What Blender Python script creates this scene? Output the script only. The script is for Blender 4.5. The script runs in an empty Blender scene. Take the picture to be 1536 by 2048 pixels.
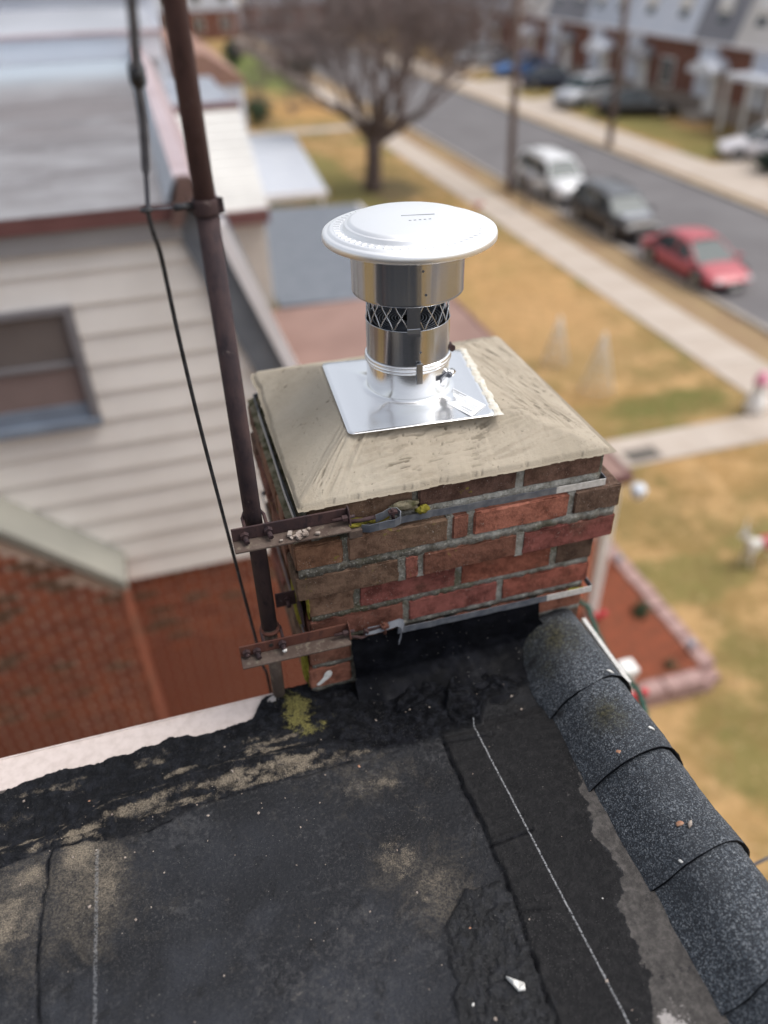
import bpy, bmesh, math, random
import numpy as np
from mathutils import Vector, Matrix

rnd = random.Random(11)
C = bpy.context.scene.collection
scene = bpy.context.scene
EYE = 8.5            # eye height above the street; all coordinates below are measured from the eye level

# ------------------------------------------------------------------ camera, sky, sun, exposure
yaw, pitch, roll = [math.radians(a) for a in (15.6, 36.5, 1.6)]
fwd = Vector((math.sin(yaw) * math.cos(pitch), math.cos(yaw) * math.cos(pitch), -math.sin(pitch)))
rgt = Vector((math.cos(yaw), -math.sin(yaw), 0)); dwn = fwd.cross(rgt)
r2 = math.cos(roll) * rgt + math.sin(roll) * dwn
d2 = -math.sin(roll) * rgt + math.cos(roll) * dwn
cam_d = bpy.data.cameras.new('camera'); cam = bpy.data.objects.new('camera', cam_d); C.objects.link(cam)
cam.matrix_world = Matrix(((r2.x, -d2.x, -fwd.x, 0), (r2.y, -d2.y, -fwd.y, 0), (r2.z, -d2.z, -fwd.z, EYE), (0, 0, 0, 1)))
cam_d.sensor_fit = 'VERTICAL'; cam_d.sensor_height = 36; cam_d.lens = 1540 / 2048 * 36
cam_d.clip_start = 0.05; cam_d.clip_end = 2000
cam_d.dof.use_dof = True; cam_d.dof.focus_distance = 1.40; cam_d.dof.aperture_fstop = 27.07 / 24.5
scene.camera = cam

SUN_EL, SUN_AZ = 60.0, 100.0      # azimuth measured from +Y towards +X
world = bpy.data.worlds.new('World'); scene.world = world; world.use_nodes = True
nt = world.node_tree; nt.nodes.clear()
sky = nt.nodes.new('ShaderNodeTexSky'); sky.sky_type = 'NISHITA'; sky.sun_disc = False
sky.sun_elevation = math.radians(SUN_EL); sky.sun_rotation = math.radians(SUN_AZ)
sky.dust_density = 4.0; sky.air_density = 1.0; sky.ozone_density = 1.0
hsv = nt.nodes.new('ShaderNodeHueSaturation'); hsv.inputs['Saturation'].default_value = 0.33; hsv.inputs['Value'].default_value = 1.0
bg = nt.nodes.new('ShaderNodeBackground'); bg.inputs['Strength'].default_value = 0.15
wo = nt.nodes.new('ShaderNodeOutputWorld')
nt.links.new(sky.outputs[0], hsv.inputs['Color']); nt.links.new(hsv.outputs[0], bg.inputs['Color']); nt.links.new(bg.outputs[0], wo.inputs[0])
sun_d = bpy.data.lights.new('sun', 'SUN'); sun_d.energy = 1.0; sun_d.angle = math.radians(35); sun_d.color = (1.0, 0.96, 0.9)
sun = bpy.data.objects.new('sun', sun_d); C.objects.link(sun)
se, sa = math.radians(SUN_EL), math.radians(SUN_AZ)
sdir = Vector((math.cos(se) * math.sin(sa), math.cos(se) * math.cos(sa), math.sin(se)))
sun.rotation_euler = sdir.to_track_quat('Z', 'Y').to_euler()
vs = scene.view_settings
vs.view_transform = 'Standard'; vs.look = 'None'; vs.exposure = 0.60; vs.gamma = 1.0; vs.use_curve_mapping = False

# ------------------------------------------------------------------ noise (numpy)
def _h(ix, iy, s):
    n = (ix.astype(np.int64) * 374761393 + iy.astype(np.int64) * 668265263 + s * 1442695041) & 0xFFFFFFFF
    n = ((n ^ (n >> 13)) * 1274126177) & 0xFFFFFFFF
    return ((n ^ (n >> 16)) & 0xFFFFFF) / float(0xFFFFFF)
def vn(x, y, s=0):
    x = np.asarray(x, float); y = np.asarray(y, float)
    ix, iy = np.floor(x), np.floor(y); fx, fy = x - ix, y - iy
    fx = fx * fx * (3 - 2 * fx); fy = fy * fy * (3 - 2 * fy)
    a, b, c, d = _h(ix, iy, s), _h(ix + 1, iy, s), _h(ix, iy + 1, s), _h(ix + 1, iy + 1, s)
    return (a * (1 - fx) + b * fx) * (1 - fy) + (c * (1 - fx) + d * fx) * fy
def fbm(x, y, s=0, o=4):
    t, a, n = 0, 0.5, 0
    for k in range(o):
        t = t + a * vn(x * 2 ** k, y * 2 ** k, s + k * 17); n += a; a *= 0.5
    return t / n
def sstep(a, b, x):
    t = np.clip((x - a) / (b - a), 0, 1); return t * t * (3 - 2 * t)
def seg_dist(x, y, pts):
    d = np.full(np.shape(x), 1e9)
    for (x0, y0), (x1, y1) in zip(pts[:-1], pts[1:]):
        dx, dy = x1 - x0, y1 - y0; t = np.clip(((x - x0) * dx + (y - y0) * dy) / (dx * dx + dy * dy + 1e-12), 0, 1)
        d = np.minimum(d, np.hypot(x - x0 - t * dx, y - y0 - t * dy))
    return d
def poly_sd(x, y, pts):
    """signed distance to a polygon, negative inside"""
    d = seg_dist(x, y, pts + [pts[0]]); ins = np.zeros(np.shape(x), bool)
    n = len(pts)
    for i in range(n):
        (x0, y0), (x1, y1) = pts[i], pts[(i + 1) % n]
        if y0 == y1: continue
        c = ((y0 > y) != (y1 > y)) & (x < (x1 - x0) * (y - y0) / (y1 - y0) + x0)
        ins ^= c
    return np.where(ins, -d, d)

# ------------------------------------------------------------------ objects
BASE = {}
def tag(o, label=None, cat=None, group=None, kind=None):
    if label: o['label'] = label
    if cat: o['category'] = cat
    if group: o['group'] = group
    if kind: o['kind'] = kind
    return o
def thing(name, base, label, cat, group=None):
    o = bpy.data.objects.new(name, None); C.objects.link(o); o.empty_display_size = 0.1
    o.location = (base[0], base[1], base[2] + EYE); BASE[o.name] = Vector(base)
    return tag(o, label, cat, group)
def link(name, me, parent=None, base=None):
    o = bpy.data.objects.new(name, me); C.objects.link(o)
    if parent is not None:
        o.parent = parent; BASE[o.name] = BASE[parent.name]
    else:
        b = Vector(base or (0, 0, 0)); o.location = (b.x, b.y, b.z + EYE); BASE[o.name] = b
    return o
class MB:
    def __init__(s): s.v = []; s.f = []; s.m = []; s.sm = []
    def add(s, vs_, fs, mi=0, smooth=False):
        k = len(s.v); s.v.extend([tuple(p) for p in vs_])
        for f in fs: s.f.append(tuple(i + k for i in f)); s.m.append(mi); s.sm.append(smooth)
        return s
    def box(s, x0, x1, y0, y1, z0, z1, mi=0):
        return s.add([(x0,y0,z0),(x1,y0,z0),(x1,y1,z0),(x0,y1,z0),(x0,y0,z1),(x1,y0,z1),(x1,y1,z1),(x0,y1,z1)],
                     [(0,3,2,1),(4,5,6,7),(0,1,5,4),(1,2,6,5),(2,3,7,6),(3,0,4,7)], mi)
    def obox(s, c, ax, ay, az, mi=0):
        c = Vector(c); ax, ay, az = Vector(ax), Vector(ay), Vector(az)
        p = [c + i * ax + j * ay + k * az for k in (-1, 1) for (i, j) in ((-1,-1),(1,-1),(1,1),(-1,1))]
        return s.add(p, [(0,3,2,1),(4,5,6,7),(0,1,5,4),(1,2,6,5),(2,3,7,6),(3,0,4,7)], mi)
    def prism(s, poly, d, mi=0):
        """polygon of 3D points extruded by vector d"""
        n = len(poly); d = Vector(d); a = [Vector(p) for p in poly]
        return s.add(a + [p + d for p in a], [tuple(range(n))[::-1], tuple(range(n, 2 * n))] +
                     [(i, (i + 1) % n, n + (i + 1) % n, n + i) for i in range(n)], mi)
    def quad(s, a, b, c, d, mi=0): return s.add([a, b, c, d], [(0, 1, 2, 3)], mi)
    def tube(s, pts, rad, n=8, mi=0, cap=True, smooth=True):
        pts = [Vector(p) for p in pts]
        if not hasattr(rad, '__len__'): rad = [rad] * len(pts)
        vv = []; up = None
        for i, p in enumerate(pts):
            t = (pts[min(i + 1, len(pts) - 1)] - pts[max(i - 1, 0)])
            if t.length < 1e-9: t = Vector((0, 0, 1))
            t.normalize()
            if up is None: up = Vector((0, 0, 1)) if abs(t.z) < 0.9 else Vector((1, 0, 0))
            u = (up - t * up.dot(t))
            if u.length < 1e-6: u = t.orthogonal()
            u.normalize(); w = t.cross(u); up = u
            for k in range(n):
                a = 2 * math.pi * k / n; vv.append(p + (u * math.cos(a) + w * math.sin(a)) * rad[i])
        fs = [(i * n + k, i * n + (k + 1) % n, (i + 1) * n + (k + 1) % n, (i + 1) * n + k) for i in range(len(pts) - 1) for k in range(n)]
        s.add(vv, fs, mi, smooth)
        if cap:
            k0 = len(s.v) - len(vv)
            s.f.append(tuple(k0 + k for k in range(n))[::-1]); s.m.append(mi); s.sm.append(False)
            s.f.append(tuple(k0 + (len(pts) - 1) * n + k for k in range(n))); s.m.append(mi); s.sm.append(False)
        return s
    def lathe(s, prof, c, n=48, mi=0, smooth=True, a0=0, a1=2 * math.pi):
        full = abs(a1 - a0 - 2 * math.pi) < 1e-6; m = n if full else n + 1
        vv = [(c[0] + r * math.cos(a0 + (a1 - a0) * k / n), c[1] + r * math.sin(a0 + (a1 - a0) * k / n), z) for r, z in prof for k in range(m)]
        fs = []
        for i in range(len(prof) - 1):
            for k in range(n):
                k2 = (k + 1) % m if full else k + 1
                fs.append((i * m + k, i * m + k2, (i + 1) * m + k2, (i + 1) * m + k))
        return s.add(vv, fs, mi, smooth)
    def ribbon(s, pts, w, th, mi=0):
        """flat band: pts follow the band, w is the half-width vector, th the thickness"""
        pts = [Vector(p) for p in pts]; w = Vector(w); vv = []
        for i, p in enumerate(pts):
            t = (pts[min(i + 1, len(pts) - 1)] - pts[max(i - 1, 0)]).normalized(); nn = t.cross(w).normalized() * th / 2
            vv += [p - w - nn, p + w - nn, p + w + nn, p - w + nn]
        fs = [(i * 4 + k, i * 4 + (k + 1) % 4, (i + 1) * 4 + (k + 1) % 4, (i + 1) * 4 + k) for i in range(len(pts) - 1) for k in range(4)]
        fs += [(3, 2, 1, 0), tuple(4 * (len(pts) - 1) + k for k in range(4))]
        return s.add(vv, fs, mi)
    def mesh(s, name, mats, base):
        me = bpy.data.meshes.new(name)
        me.from_pydata([(p[0] - base[0], p[1] - base[1], p[2] - base[2]) for p in s.v], [], s.f)
        for m in (mats if isinstance(mats, (list, tuple)) else [mats]): me.materials.append(m)
        me.polygons.foreach_set('material_index', s.m); me.polygons.foreach_set('use_smooth', s.sm)
        me.update(); return me
    def obj(s, name, mats, parent=None, base=None, bevel=0, **kw):
        b = BASE[parent.name] if parent is not None else Vector(base or (0, 0, 0))
        o = link(name, s.mesh(name, mats, b), parent, base)
        if bevel:
            md = o.modifiers.new('b', 'BEVEL'); md.width = bevel; md.segments = 2; md.limit_method = 'ANGLE'
        return tag(o, **kw)
def grid_obj(name, X, Y, Z, mat, parent=None, base=None, attrs=None, smooth=True):
    """height field: X,Y,Z arrays (ny,nx); attrs: name -> (ny,nx,3)"""
    ny, nx = X.shape; b = BASE[parent.name] if parent is not None else Vector(base or (0, 0, 0))
    co = np.stack([X - b[0], Y - b[1], Z - b[2]], -1).reshape(-1, 3).astype(np.float32)
    i = np.arange(ny * nx).reshape(ny, nx)
    f = np.stack([i[:-1, :-1], i[:-1, 1:], i[1:, 1:], i[1:, :-1]], -1).reshape(-1, 4).astype(np.int32)
    me = bpy.data.meshes.new(name); me.vertices.add(len(co)); me.vertices.foreach_set('co', co.ravel())
    me.loops.add(f.size); me.loops.foreach_set('vertex_index', f.ravel())
    me.polygons.add(len(f)); me.polygons.foreach_set('loop_start', np.arange(0, f.size, 4, dtype=np.int32))
    me.polygons.foreach_set('use_smooth', np.full(len(f), smooth)); me.materials.append(mat); me.update(calc_edges=True); me.validate()
    for k, a in (attrs or {}).items():
        at = me.color_attributes.new(k, 'FLOAT_COLOR', 'POINT')
        at.data.foreach_set('color', np.concatenate([np.clip(a, 0, 1), np.ones(a.shape[:2] + (1,))], -1).astype(np.float32).ravel())
    return link(name, me, parent, base)
def copy_tree(o, parent=None):
    c = o.copy(); C.objects.link(c); c.parent = parent; BASE[c.name] = BASE.get(o.name, Vector())
    for ch in list(o.children): copy_tree(ch, c)
    return c

# ------------------------------------------------------------------ materials
class NT:
    def __init__(s, name):
        s.m = bpy.data.materials.new(name); s.m.use_nodes = True; s.t = s.m.node_tree
        s.b = s.t.nodes['Principled BSDF']; s.tc = s.t.nodes.new('ShaderNodeTexCoord')
    def n(s, k, **kw):
        x = s.t.nodes.new(k)
        for a, v in kw.items(): setattr(x, a, v)
        return x
    def l(s, a, b): s.t.links.new(a, b)
    def set(s, inp, v):
        if hasattr(v, 'node') or isinstance(v, bpy.types.NodeSocket): s.l(v, inp)
        else: inp.default_value = (tuple(v) + (1,)) if (hasattr(v, '__len__') and len(v) == 3 and inp.type == 'RGBA') else v
    def noise(s, scale, detail=4, rough=0.55, vec=None, col=False, dist=0):
        x = s.n('ShaderNodeTexNoise'); x.inputs['Scale'].default_value = scale; x.inputs['Detail'].default_value = detail
        x.inputs['Roughness'].default_value = rough; x.inputs['Distortion'].default_value = dist
        s.l(vec if vec is not None else s.tc.outputs['Object'], x.inputs['Vector'])
        return x.outputs['Color' if col else 'Fac']
    def voro(s, scale, feature='F1', vec=None, out='Distance', rand=1.0):
        x = s.n('ShaderNodeTexVoronoi', feature=feature); x.inputs['Scale'].default_value = scale; x.inputs['Randomness'].default_value = rand
        s.l(vec if vec is not None else s.tc.outputs['Object'], x.inputs['Vector']); return x.outputs[out]
    def vmul(s, v, k):
        x = s.n('ShaderNodeVectorMath', operation='MULTIPLY'); s.l(v, x.inputs[0]); x.inputs[1].default_value = k; return x.outputs[0]
    def vadd(s, a, b):
        x = s.n('ShaderNodeVectorMath', operation='ADD'); s.set(x.inputs[0], a); s.set(x.inputs[1], b); return x.outputs[0]
    def math(s, op, a, b=0.0, c=None, clamp=False):
        x = s.n('ShaderNodeMath', operation=op, use_clamp=clamp); s.set(x.inputs[0], a); s.set(x.inputs[1], b)
        if c is not None: s.set(x.inputs[2], c)
        return x.outputs[0]
    def ramp(s, v, lo, hi, a=0.0, b=1.0):
        x = s.n('ShaderNodeMapRange', interpolation_type='SMOOTHSTEP'); s.set(x.inputs['Value'], v)
        x.inputs['From Min'].default_value = lo; x.inputs['From Max'].default_value = hi
        x.inputs['To Min'].default_value = a; x.inputs['To Max'].default_value = b; return x.outputs[0]
    def mix(s, f, a, b, mode='MIX'):
        x = s.n('ShaderNodeMix', data_type='RGBA', blend_type=mode); s.set(x.inputs[0], f); s.set(x.inputs[6], a); s.set(x.inputs[7], b); return x.outputs[2]
    def attr(s, name):
        x = s.n('ShaderNodeAttribute', attribute_name=name); sp = s.n('ShaderNodeSeparateColor'); s.l(x.outputs['Color'], sp.inputs[0]); return sp.outputs
    def xyz(s, v=None):
        x = s.n('ShaderNodeSeparateXYZ'); s.l(v if v is not None else s.tc.outputs['Object'], x.inputs[0]); return x.outputs
    def info(s, out): return s.n('ShaderNodeObjectInfo').outputs[out]
    def bump(s, h, strength=0.3, dist=0.002, prev=None):
        x = s.n('ShaderNodeBump'); x.inputs['Strength'].default_value = strength; x.inputs['Distance'].default_value = dist
        s.l(h, x.inputs['Height'])
        if prev is not None: s.l(prev, x.inputs['Normal'])
        return x.outputs[0]
    def out(s, col=None, rough=None, metal=None, normal=None, spec=None, coat=None):
        for k, v in (('Base Color', col), ('Roughness', rough), ('Metallic', metal), ('Normal', normal), ('Specular IOR Level', spec), ('Coat Weight', coat)):
            if v is not None: s.set(s.b.inputs[k], v)
        return s.m
def simple(name, c, c2=None, scale=6, rough=0.6, metal=0.0, bump=0.0, bscale=40, bdist=0.002, spec=0.5, detail=4, stretch=None, lo=0.3, hi=0.7):
    t = NT(name); vec = t.tc.outputs['Object']
    if stretch: vec = t.vmul(vec, stretch)
    col = c
    if c2 is not None: col = t.mix(t.ramp(t.noise(scale, detail, vec=vec), lo, hi), c, c2)
    nm = t.bump(t.noise(bscale, 3, vec=vec), bump, bdist) if bump else None
    return t.out(col, rough, metal, nm, spec)

# --- near bricks: colour from each object's own colour
def brick_mat(name, k=1.0, lichen=0.0, sc=1.0):
    t = NT(name); rv = t.vadd(t.tc.outputs['Object'], t.vmul(t.n('ShaderNodeCombineXYZ').outputs[0], (1, 1, 1)))
    cx = t.n('ShaderNodeCombineXYZ'); r = t.math('MULTIPLY', t.info('Random'), 37.0)
    t.l(r, cx.inputs[0]); t.l(r, cx.inputs[1]); rv = t.vadd(t.tc.outputs['Object'], cx.outputs[0])
    base = t.info('Color')
    dark = t.mix(1.0, base, (0.42, 0.38, 0.36), 'MULTIPLY')
    c = t.mix(t.ramp(t.noise(28 * sc, 6, 0.72, rv), 0.40, 0.66), base, dark)
    c = t.mix(t.ramp(t.noise(110 * sc, 4, 0.7, rv), 0.46, 0.70, 0, 0.5), c, t.mix(1.0, base, (0.5, 0.45, 0.42), 'MULTIPLY'))
    c = t.mix(t.ramp(t.noise(75 * sc, 4, 0.7, t.vadd(rv, (3, 5, 9))), 0.58, 0.72, 0, 0.5), c, t.mix(1.0, base, (1.5, 1.6, 1.6), 'MULTIPLY'))
    c = t.mix(t.ramp(t.noise(9 * sc, 3, 0.5, rv), 0.55, 0.75, 0, 0.35), c, (0.11, 0.08, 0.05))     # olive grime
    c = t.mix(t.ramp(t.noise(240 * sc, 3, 0.7, rv), 0.66, 0.74, 0, 0.65), c, (0.015, 0.01, 0.01))        # pores
    sp = t.math('MULTIPLY', t.ramp(t.noise(330 * sc, 2, 0.6, rv), 0.66, 0.71), t.ramp(t.noise(14 * sc, 3, 0.6, rv), 0.45, 0.6))
    c = t.mix(t.math('MULTIPLY', sp, 0.8), c, (0.50, 0.46, 0.41))                                      # pale mineral specks
    if lichen:
        c = t.mix(t.math('MULTIPLY', t.ramp(t.noise(30, 4, 0.7, rv), 0.63, 0.70), lichen * 0.8), c, (0.22, 0.19, 0.03))
    h = t.math('ADD', t.noise(60 * sc, 5, 0.7, rv), t.math('MULTIPLY', t.noise(300 * sc, 2, 0.6, rv), 0.5))
    return t.out(c, 0.9, 0, t.bump(h, 0.85, 0.003), 0.25)
M = {}
M['brick'] = brick_mat('weathered_brick'); M['brick_moss'] = brick_mat('mossy_brick', lichen=0.9)
def mortar_mat():
    t = NT('mortar'); px = t.xyz(); c = t.mix(t.ramp(t.noise(40, 5, 0.7), 0.35, 0.65), (0.33, 0.325, 0.30), (0.17, 0.16, 0.135))
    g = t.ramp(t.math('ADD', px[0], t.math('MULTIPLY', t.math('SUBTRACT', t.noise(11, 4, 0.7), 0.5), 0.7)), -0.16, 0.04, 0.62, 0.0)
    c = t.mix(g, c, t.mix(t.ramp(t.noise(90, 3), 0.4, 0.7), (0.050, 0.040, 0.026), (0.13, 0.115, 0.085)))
    c = t.mix(t.ramp(t.noise(7, 4, 0.7), 0.50, 0.66, 0, 0.75), c, (0.09, 0.085, 0.045))
    c = t.mix(t.ramp(t.noise(220, 2), 0.55, 0.7, 0, 0.6), c, (0.46, 0.44, 0.4))
    return t.out(c, 0.95, 0, t.bump(t.noise(160, 4, 0.7), 1.0, 0.005), 0.2)
M['mortar'] = mortar_mat()
def crown_mat():
    t = NT('cement_crown'); a = t.attr('m')
    c = t.mix(t.ramp(t.noise(9, 4), 0.35, 0.7), (0.385, 0.335, 0.265), (0.335, 0.29, 0.225))
    c = t.mix(t.ramp(t.math('ADD', a[1], t.math('MULTIPLY', t.math('SUBTRACT', t.noise(160, 3, 0.7), 0.5), 0.35)), 0.30, 0.48, 0.42, 0.0), c, (0.24, 0.20, 0.15))  # groove shade painted into the colour, darker where trowel strokes dip
    c = t.mix(t.ramp(t.noise(2.6, 4, 0.6), 0.50, 0.66, 0, 0.35), c, (0.29, 0.25, 0.19))
    c = t.mix(t.ramp(t.noise(3.5, 3), 0.5, 0.7, 0, 0.5), c, (0.405, 0.365, 0.30))
    c = t.mix(t.math('MULTIPLY', t.math('MULTIPLY', t.ramp(t.noise(120, 3, 0.7), 0.62, 0.70), t.ramp(t.noise(11, 3), 0.45, 0.6)), 0.75), c, (0.10, 0.085, 0.06))
    c = t.mix(a[0], c, (0.085, 0.068, 0.045))
    h = t.math('ADD', t.noise(500, 3, 0.6), t.math('MULTIPLY', t.noise(110, 4, 0.7), 1.4))
    return t.out(c, 0.9, 0, t.bump(h, 0.6, 0.0016), 0.25)
M['crown'] = crown_mat()
def deck_mat():
    t = NT('roof_membrane'); a = t.attr('m1'); b = t.attr('m2')     # a: dust, tar plus painted seam shadow lines, moss   b: grey margin, pale, granules
    P = t.tc.outputs['Object']
    big = t.noise(3.2, 5, 0.62); fine = t.noise(75, 5, 0.7); vf = t.noise(420, 2, 0.6)
    zone = t.attr('m3')
    c = t.mix(t.ramp(big, 0.34, 0.66), (0.006, 0.0062, 0.0075), (0.015, 0.016, 0.0195))
    c = t.mix(t.math('MULTIPLY', zone[0], t.ramp(t.noise(9, 5, 0.65), 0.25, 0.65, 0.25, 1.0)), c, (0.030, 0.0325, 0.040))
    c = t.mix(t.ramp(t.noise(14, 5, 0.7), 0.50, 0.72, 0, 0.45), c, (0.024, 0.0255, 0.030))
    c = t.mix(t.ramp(t.math('MULTIPLY', fine, t.noise(6, 4, 0.6)), 0.26, 0.40, 0, 0.5), c, (0.060, 0.060, 0.064))
    c = t.mix(t.math('MULTIPLY', t.ramp(t.noise(150, 4, 0.75), 0.50, 0.68), t.ramp(t.noise(5, 5, 0.7), 0.35, 0.62, 0.08, 0.7)), c, (0.050, 0.049, 0.051))
    c = t.mix(t.ramp(t.noise(22, 6, 0.75), 0.56, 0.66, 0, 0.6), c, (0.007, 0.007, 0.008))
    c = t.mix(t.math('MULTIPLY', t.ramp(t.math('ADD', zone[1], t.math('MULTIPLY', t.math('SUBTRACT', t.noise(13, 6, 0.75, dist=1.2), 0.5), 1.5)), 0.12, 0.75), t.ramp(t.noise(230, 3, 0.75), 0.36, 0.62, 0.12, 0.85)), c, (0.105, 0.090, 0.072))
    c = t.mix(b[2], c, t.mix(t.ramp(fine, 0.4, 0.7), (0.006, 0.006, 0.007), (0.015, 0.0145, 0.0155)))
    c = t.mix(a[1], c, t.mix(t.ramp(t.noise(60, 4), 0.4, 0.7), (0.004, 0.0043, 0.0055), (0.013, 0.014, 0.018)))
    br = t.math('ADD', t.math('MULTIPLY', t.math('SUBTRACT', fine, 0.5), 1.1), t.math('MULTIPLY', t.math('SUBTRACT', vf, 0.5), 0.8))
    gm = t.ramp(t.math('ADD', b[0], t.math('ADD', t.math('MULTIPLY', br, 0.4), t.math('MULTIPLY', t.math('SUBTRACT', t.noise(32, 5, 0.7), 0.5), 1.9))), 0.34, 0.50)
    c = t.mix(t.math('MULTIPLY', gm, 0.85), c, t.mix(t.ramp(fine, 0.35, 0.7), (0.050, 0.046, 0.044), (0.105, 0.096, 0.09)))
    dm = t.ramp(t.math('ADD', a[0], t.math('ADD', t.math('MULTIPLY', br, 0.75), t.math('MULTIPLY', t.math('SUBTRACT', t.noise(30, 5, 0.7, dist=1.0), 0.5), 0.9))), 0.25, 0.85)
    c = t.mix(t.math('MULTIPLY', dm, 0.82), c, t.mix(t.ramp(vf, 0.3, 0.7), (0.13, 0.108, 0.082), (0.28, 0.235, 0.18)))
    c = t.mix(t.ramp(t.math('ADD', a[2], t.math('ADD', br, t.math('MULTIPLY', t.math('SUBTRACT', t.noise(70, 5, 0.75), 0.5), 1.6))), 0.45, 0.8), c, t.mix(t.ramp(vf, 0.3, 0.7), (0.055, 0.05, 0.018), (0.19, 0.17, 0.06)))
    c = t.mix(t.ramp(t.math('ADD', b[1], t.math('MULTIPLY', t.math('SUBTRACT', t.noise(45, 5, 0.7), 0.5), 1.8)), 0.45, 0.62, 0, 0.8), c, (0.40, 0.375, 0.365))
    sp = t.voro(95, vec=P); spc = t.math('MULTIPLY', t.math('LESS_THAN', sp, 0.062), t.math('GREATER_THAN', t.noise(13, 3, 0.7), 0.56))
    c = t.mix(t.math('MULTIPLY', spc, 0.55), c, (0.42, 0.40, 0.37))
    sp2 = t.math('LESS_THAN', t.voro(240, vec=P), t.ramp(t.noise(8, 3), 0.4, 0.7, 0.06, 0.17)); c = t.mix(t.math('MULTIPLY', sp2, 0.6), c, (0.13, 0.125, 0.12))
    # snapped chalk lines: a long straight one and a faint one on the left
    xy = t.xyz()
    def line(x0, y0, x1, y1, w, k, col):
        L = math.hypot(x1 - x0, y1 - y0); nx, ny = (y1 - y0) / L, -(x1 - x0) / L
        wob = t.math('MULTIPLY', t.math('SUBTRACT', t.noise(130, 3), 0.5), 0.0022)
        d = t.math('ADD', t.math('ADD', t.math('MULTIPLY', xy[0], nx), t.math('MULTIPLY', xy[1], ny)), -(x0 * nx + y0 * ny))
        d = t.math('ABSOLUTE', t.math('ADD', d, wob))
        m = t.math('MULTIPLY', t.ramp(d, w * 0.5, w * 1.5, 1, 0), t.ramp(t.noise(260, 3, 0.7), 0.38, 0.56))
        m = t.math('MULTIPLY', m, t.math('LESS_THAN', xy[1], y0)); return t.mix(t.math('MULTIPLY', m, k), col, (0.42, 0.43, 0.45))
    c = line(0.441, 0.939, 0.458, 0.357, 0.0015, 0.62, c)
    c = line(-0.312, 0.886, -0.314, 0.593, 0.003, 0.22, c)
    rough = t.mix(a[1], t.mix(b[2], (0.62,) * 3, (0.66,) * 3), t.mix(t.ramp(t.noise(25, 3), 0.4, 0.65), (0.40,) * 3, (0.62,) * 3))
    rough = t.mix(dm, rough, (0.95,) * 3)
    h = t.math('ADD', t.math('ADD', t.math('MULTIPLY', t.noise(180, 4, 0.7), 0.8), t.math('MULTIPLY', t.voro(500), 0.35)), t.math('MULTIPLY', t.noise(45, 5, 0.7), 1.5))
    return t.out(c, rough, 0, t.bump(h, 0.9, 0.003), t.math('ADD', t.math('SUBTRACT', 0.22, t.math('MULTIPLY', a[1], 0.18)), t.math('MULTIPLY', zone[2], 0.32)))
M['deck'] = deck_mat()
def granule_mat():
    t = NT('shingle_granules'); cell = t.voro(520, out='Color'); s = t.n('ShaderNodeSeparateColor'); t.l(cell, s.inputs[0])
    x = t.n('ShaderNodeValToRGB'); t.l(s.outputs[0], x.inputs[0]); e = x.color_ramp.elements
    e[0].position = 0.0; e[0].color = (0.008, 0.009, 0.012, 1); e[1].position = 1.0; e[1].color = (0.27, 0.29, 0.31, 1)
    for p, cc in ((0.30, (0.014, 0.017, 0.022)), (0.58, (0.042, 0.050, 0.062)), (0.80, (0.095, 0.11, 0.13))): q = e.new(p); q.color = cc + (1,)
    c = t.mix(t.ramp(t.noise(9, 4, 0.6), 0.40, 0.72, 0, 0.55), x.outputs[0], (0.018, 0.02, 0.024))
    c = t.mix(0.25, c, (0.040, 0.046, 0.056))
    a = t.attr('m'); c = t.mix(a[0], c, t.mix(t.ramp(t.noise(140, 3), 0.4, 0.7), (0.012, 0.012, 0.008), (0.07, 0.065, 0.035)))
    c = t.mix(a[1], c, (0.008, 0.008, 0.009))
    h = t.math('ADD', t.voro(430), t.math('MULTIPLY', t.noise(60, 3), 0.8))
    return t.out(c, 0.8, 0, t.bump(h, 0.7, 0.0016), 0.35)
M['granule'] = granule_mat()
def rust_mat(name, c1, c2, c3, rough=0.8):
    t = NT(name); st = t.vmul(t.tc.outputs['Object'], (1, 1, 0.45))
    c = t.mix(t.ramp(t.noise(22, 5, 0.65, st), 0.35, 0.65), c1, c2)
    c = t.mix(t.ramp(t.noise(60, 4, 0.7, st), 0.52, 0.68, 0, 0.7), c, c3)
    c = t.mix(t.math('MULTIPLY', t.math('MULTIPLY', t.ramp(t.noise(150, 3), 0.63, 0.7), t.ramp(t.noise(12, 3), 0.5, 0.65)), 0.4), c, (0.26, 0.22, 0.20))
    return t.out(c, rough, 0.15, t.bump(t.noise(120, 4, 0.7), 0.5, 0.0014), 0.35)
M['rust'] = rust_mat('rusty_steel', (0.036, 0.022, 0.025), (0.070, 0.038, 0.036), (0.018, 0.013, 0.017))
M['rust_red'] = rust_mat('red_rust', (0.085, 0.032, 0.024), (0.13, 0.052, 0.035), (0.05, 0.022, 0.02))
M['mast_dark'] = rust_mat('rusty_mast', (0.034, 0.023, 0.027), (0.066, 0.040, 0.040), (0.016, 0.012, 0.017))
M['mast_top'] = rust_mat('brown_mast', (0.125, 0.072, 0.068), (0.098, 0.056, 0.054), (0.07, 0.042, 0.04), 0.7)
M['debris_flange'] = rust_mat('dirty_flange', (0.12, 0.09, 0.075), (0.08, 0.055, 0.045), (0.20, 0.17, 0.13), 0.95)
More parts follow.
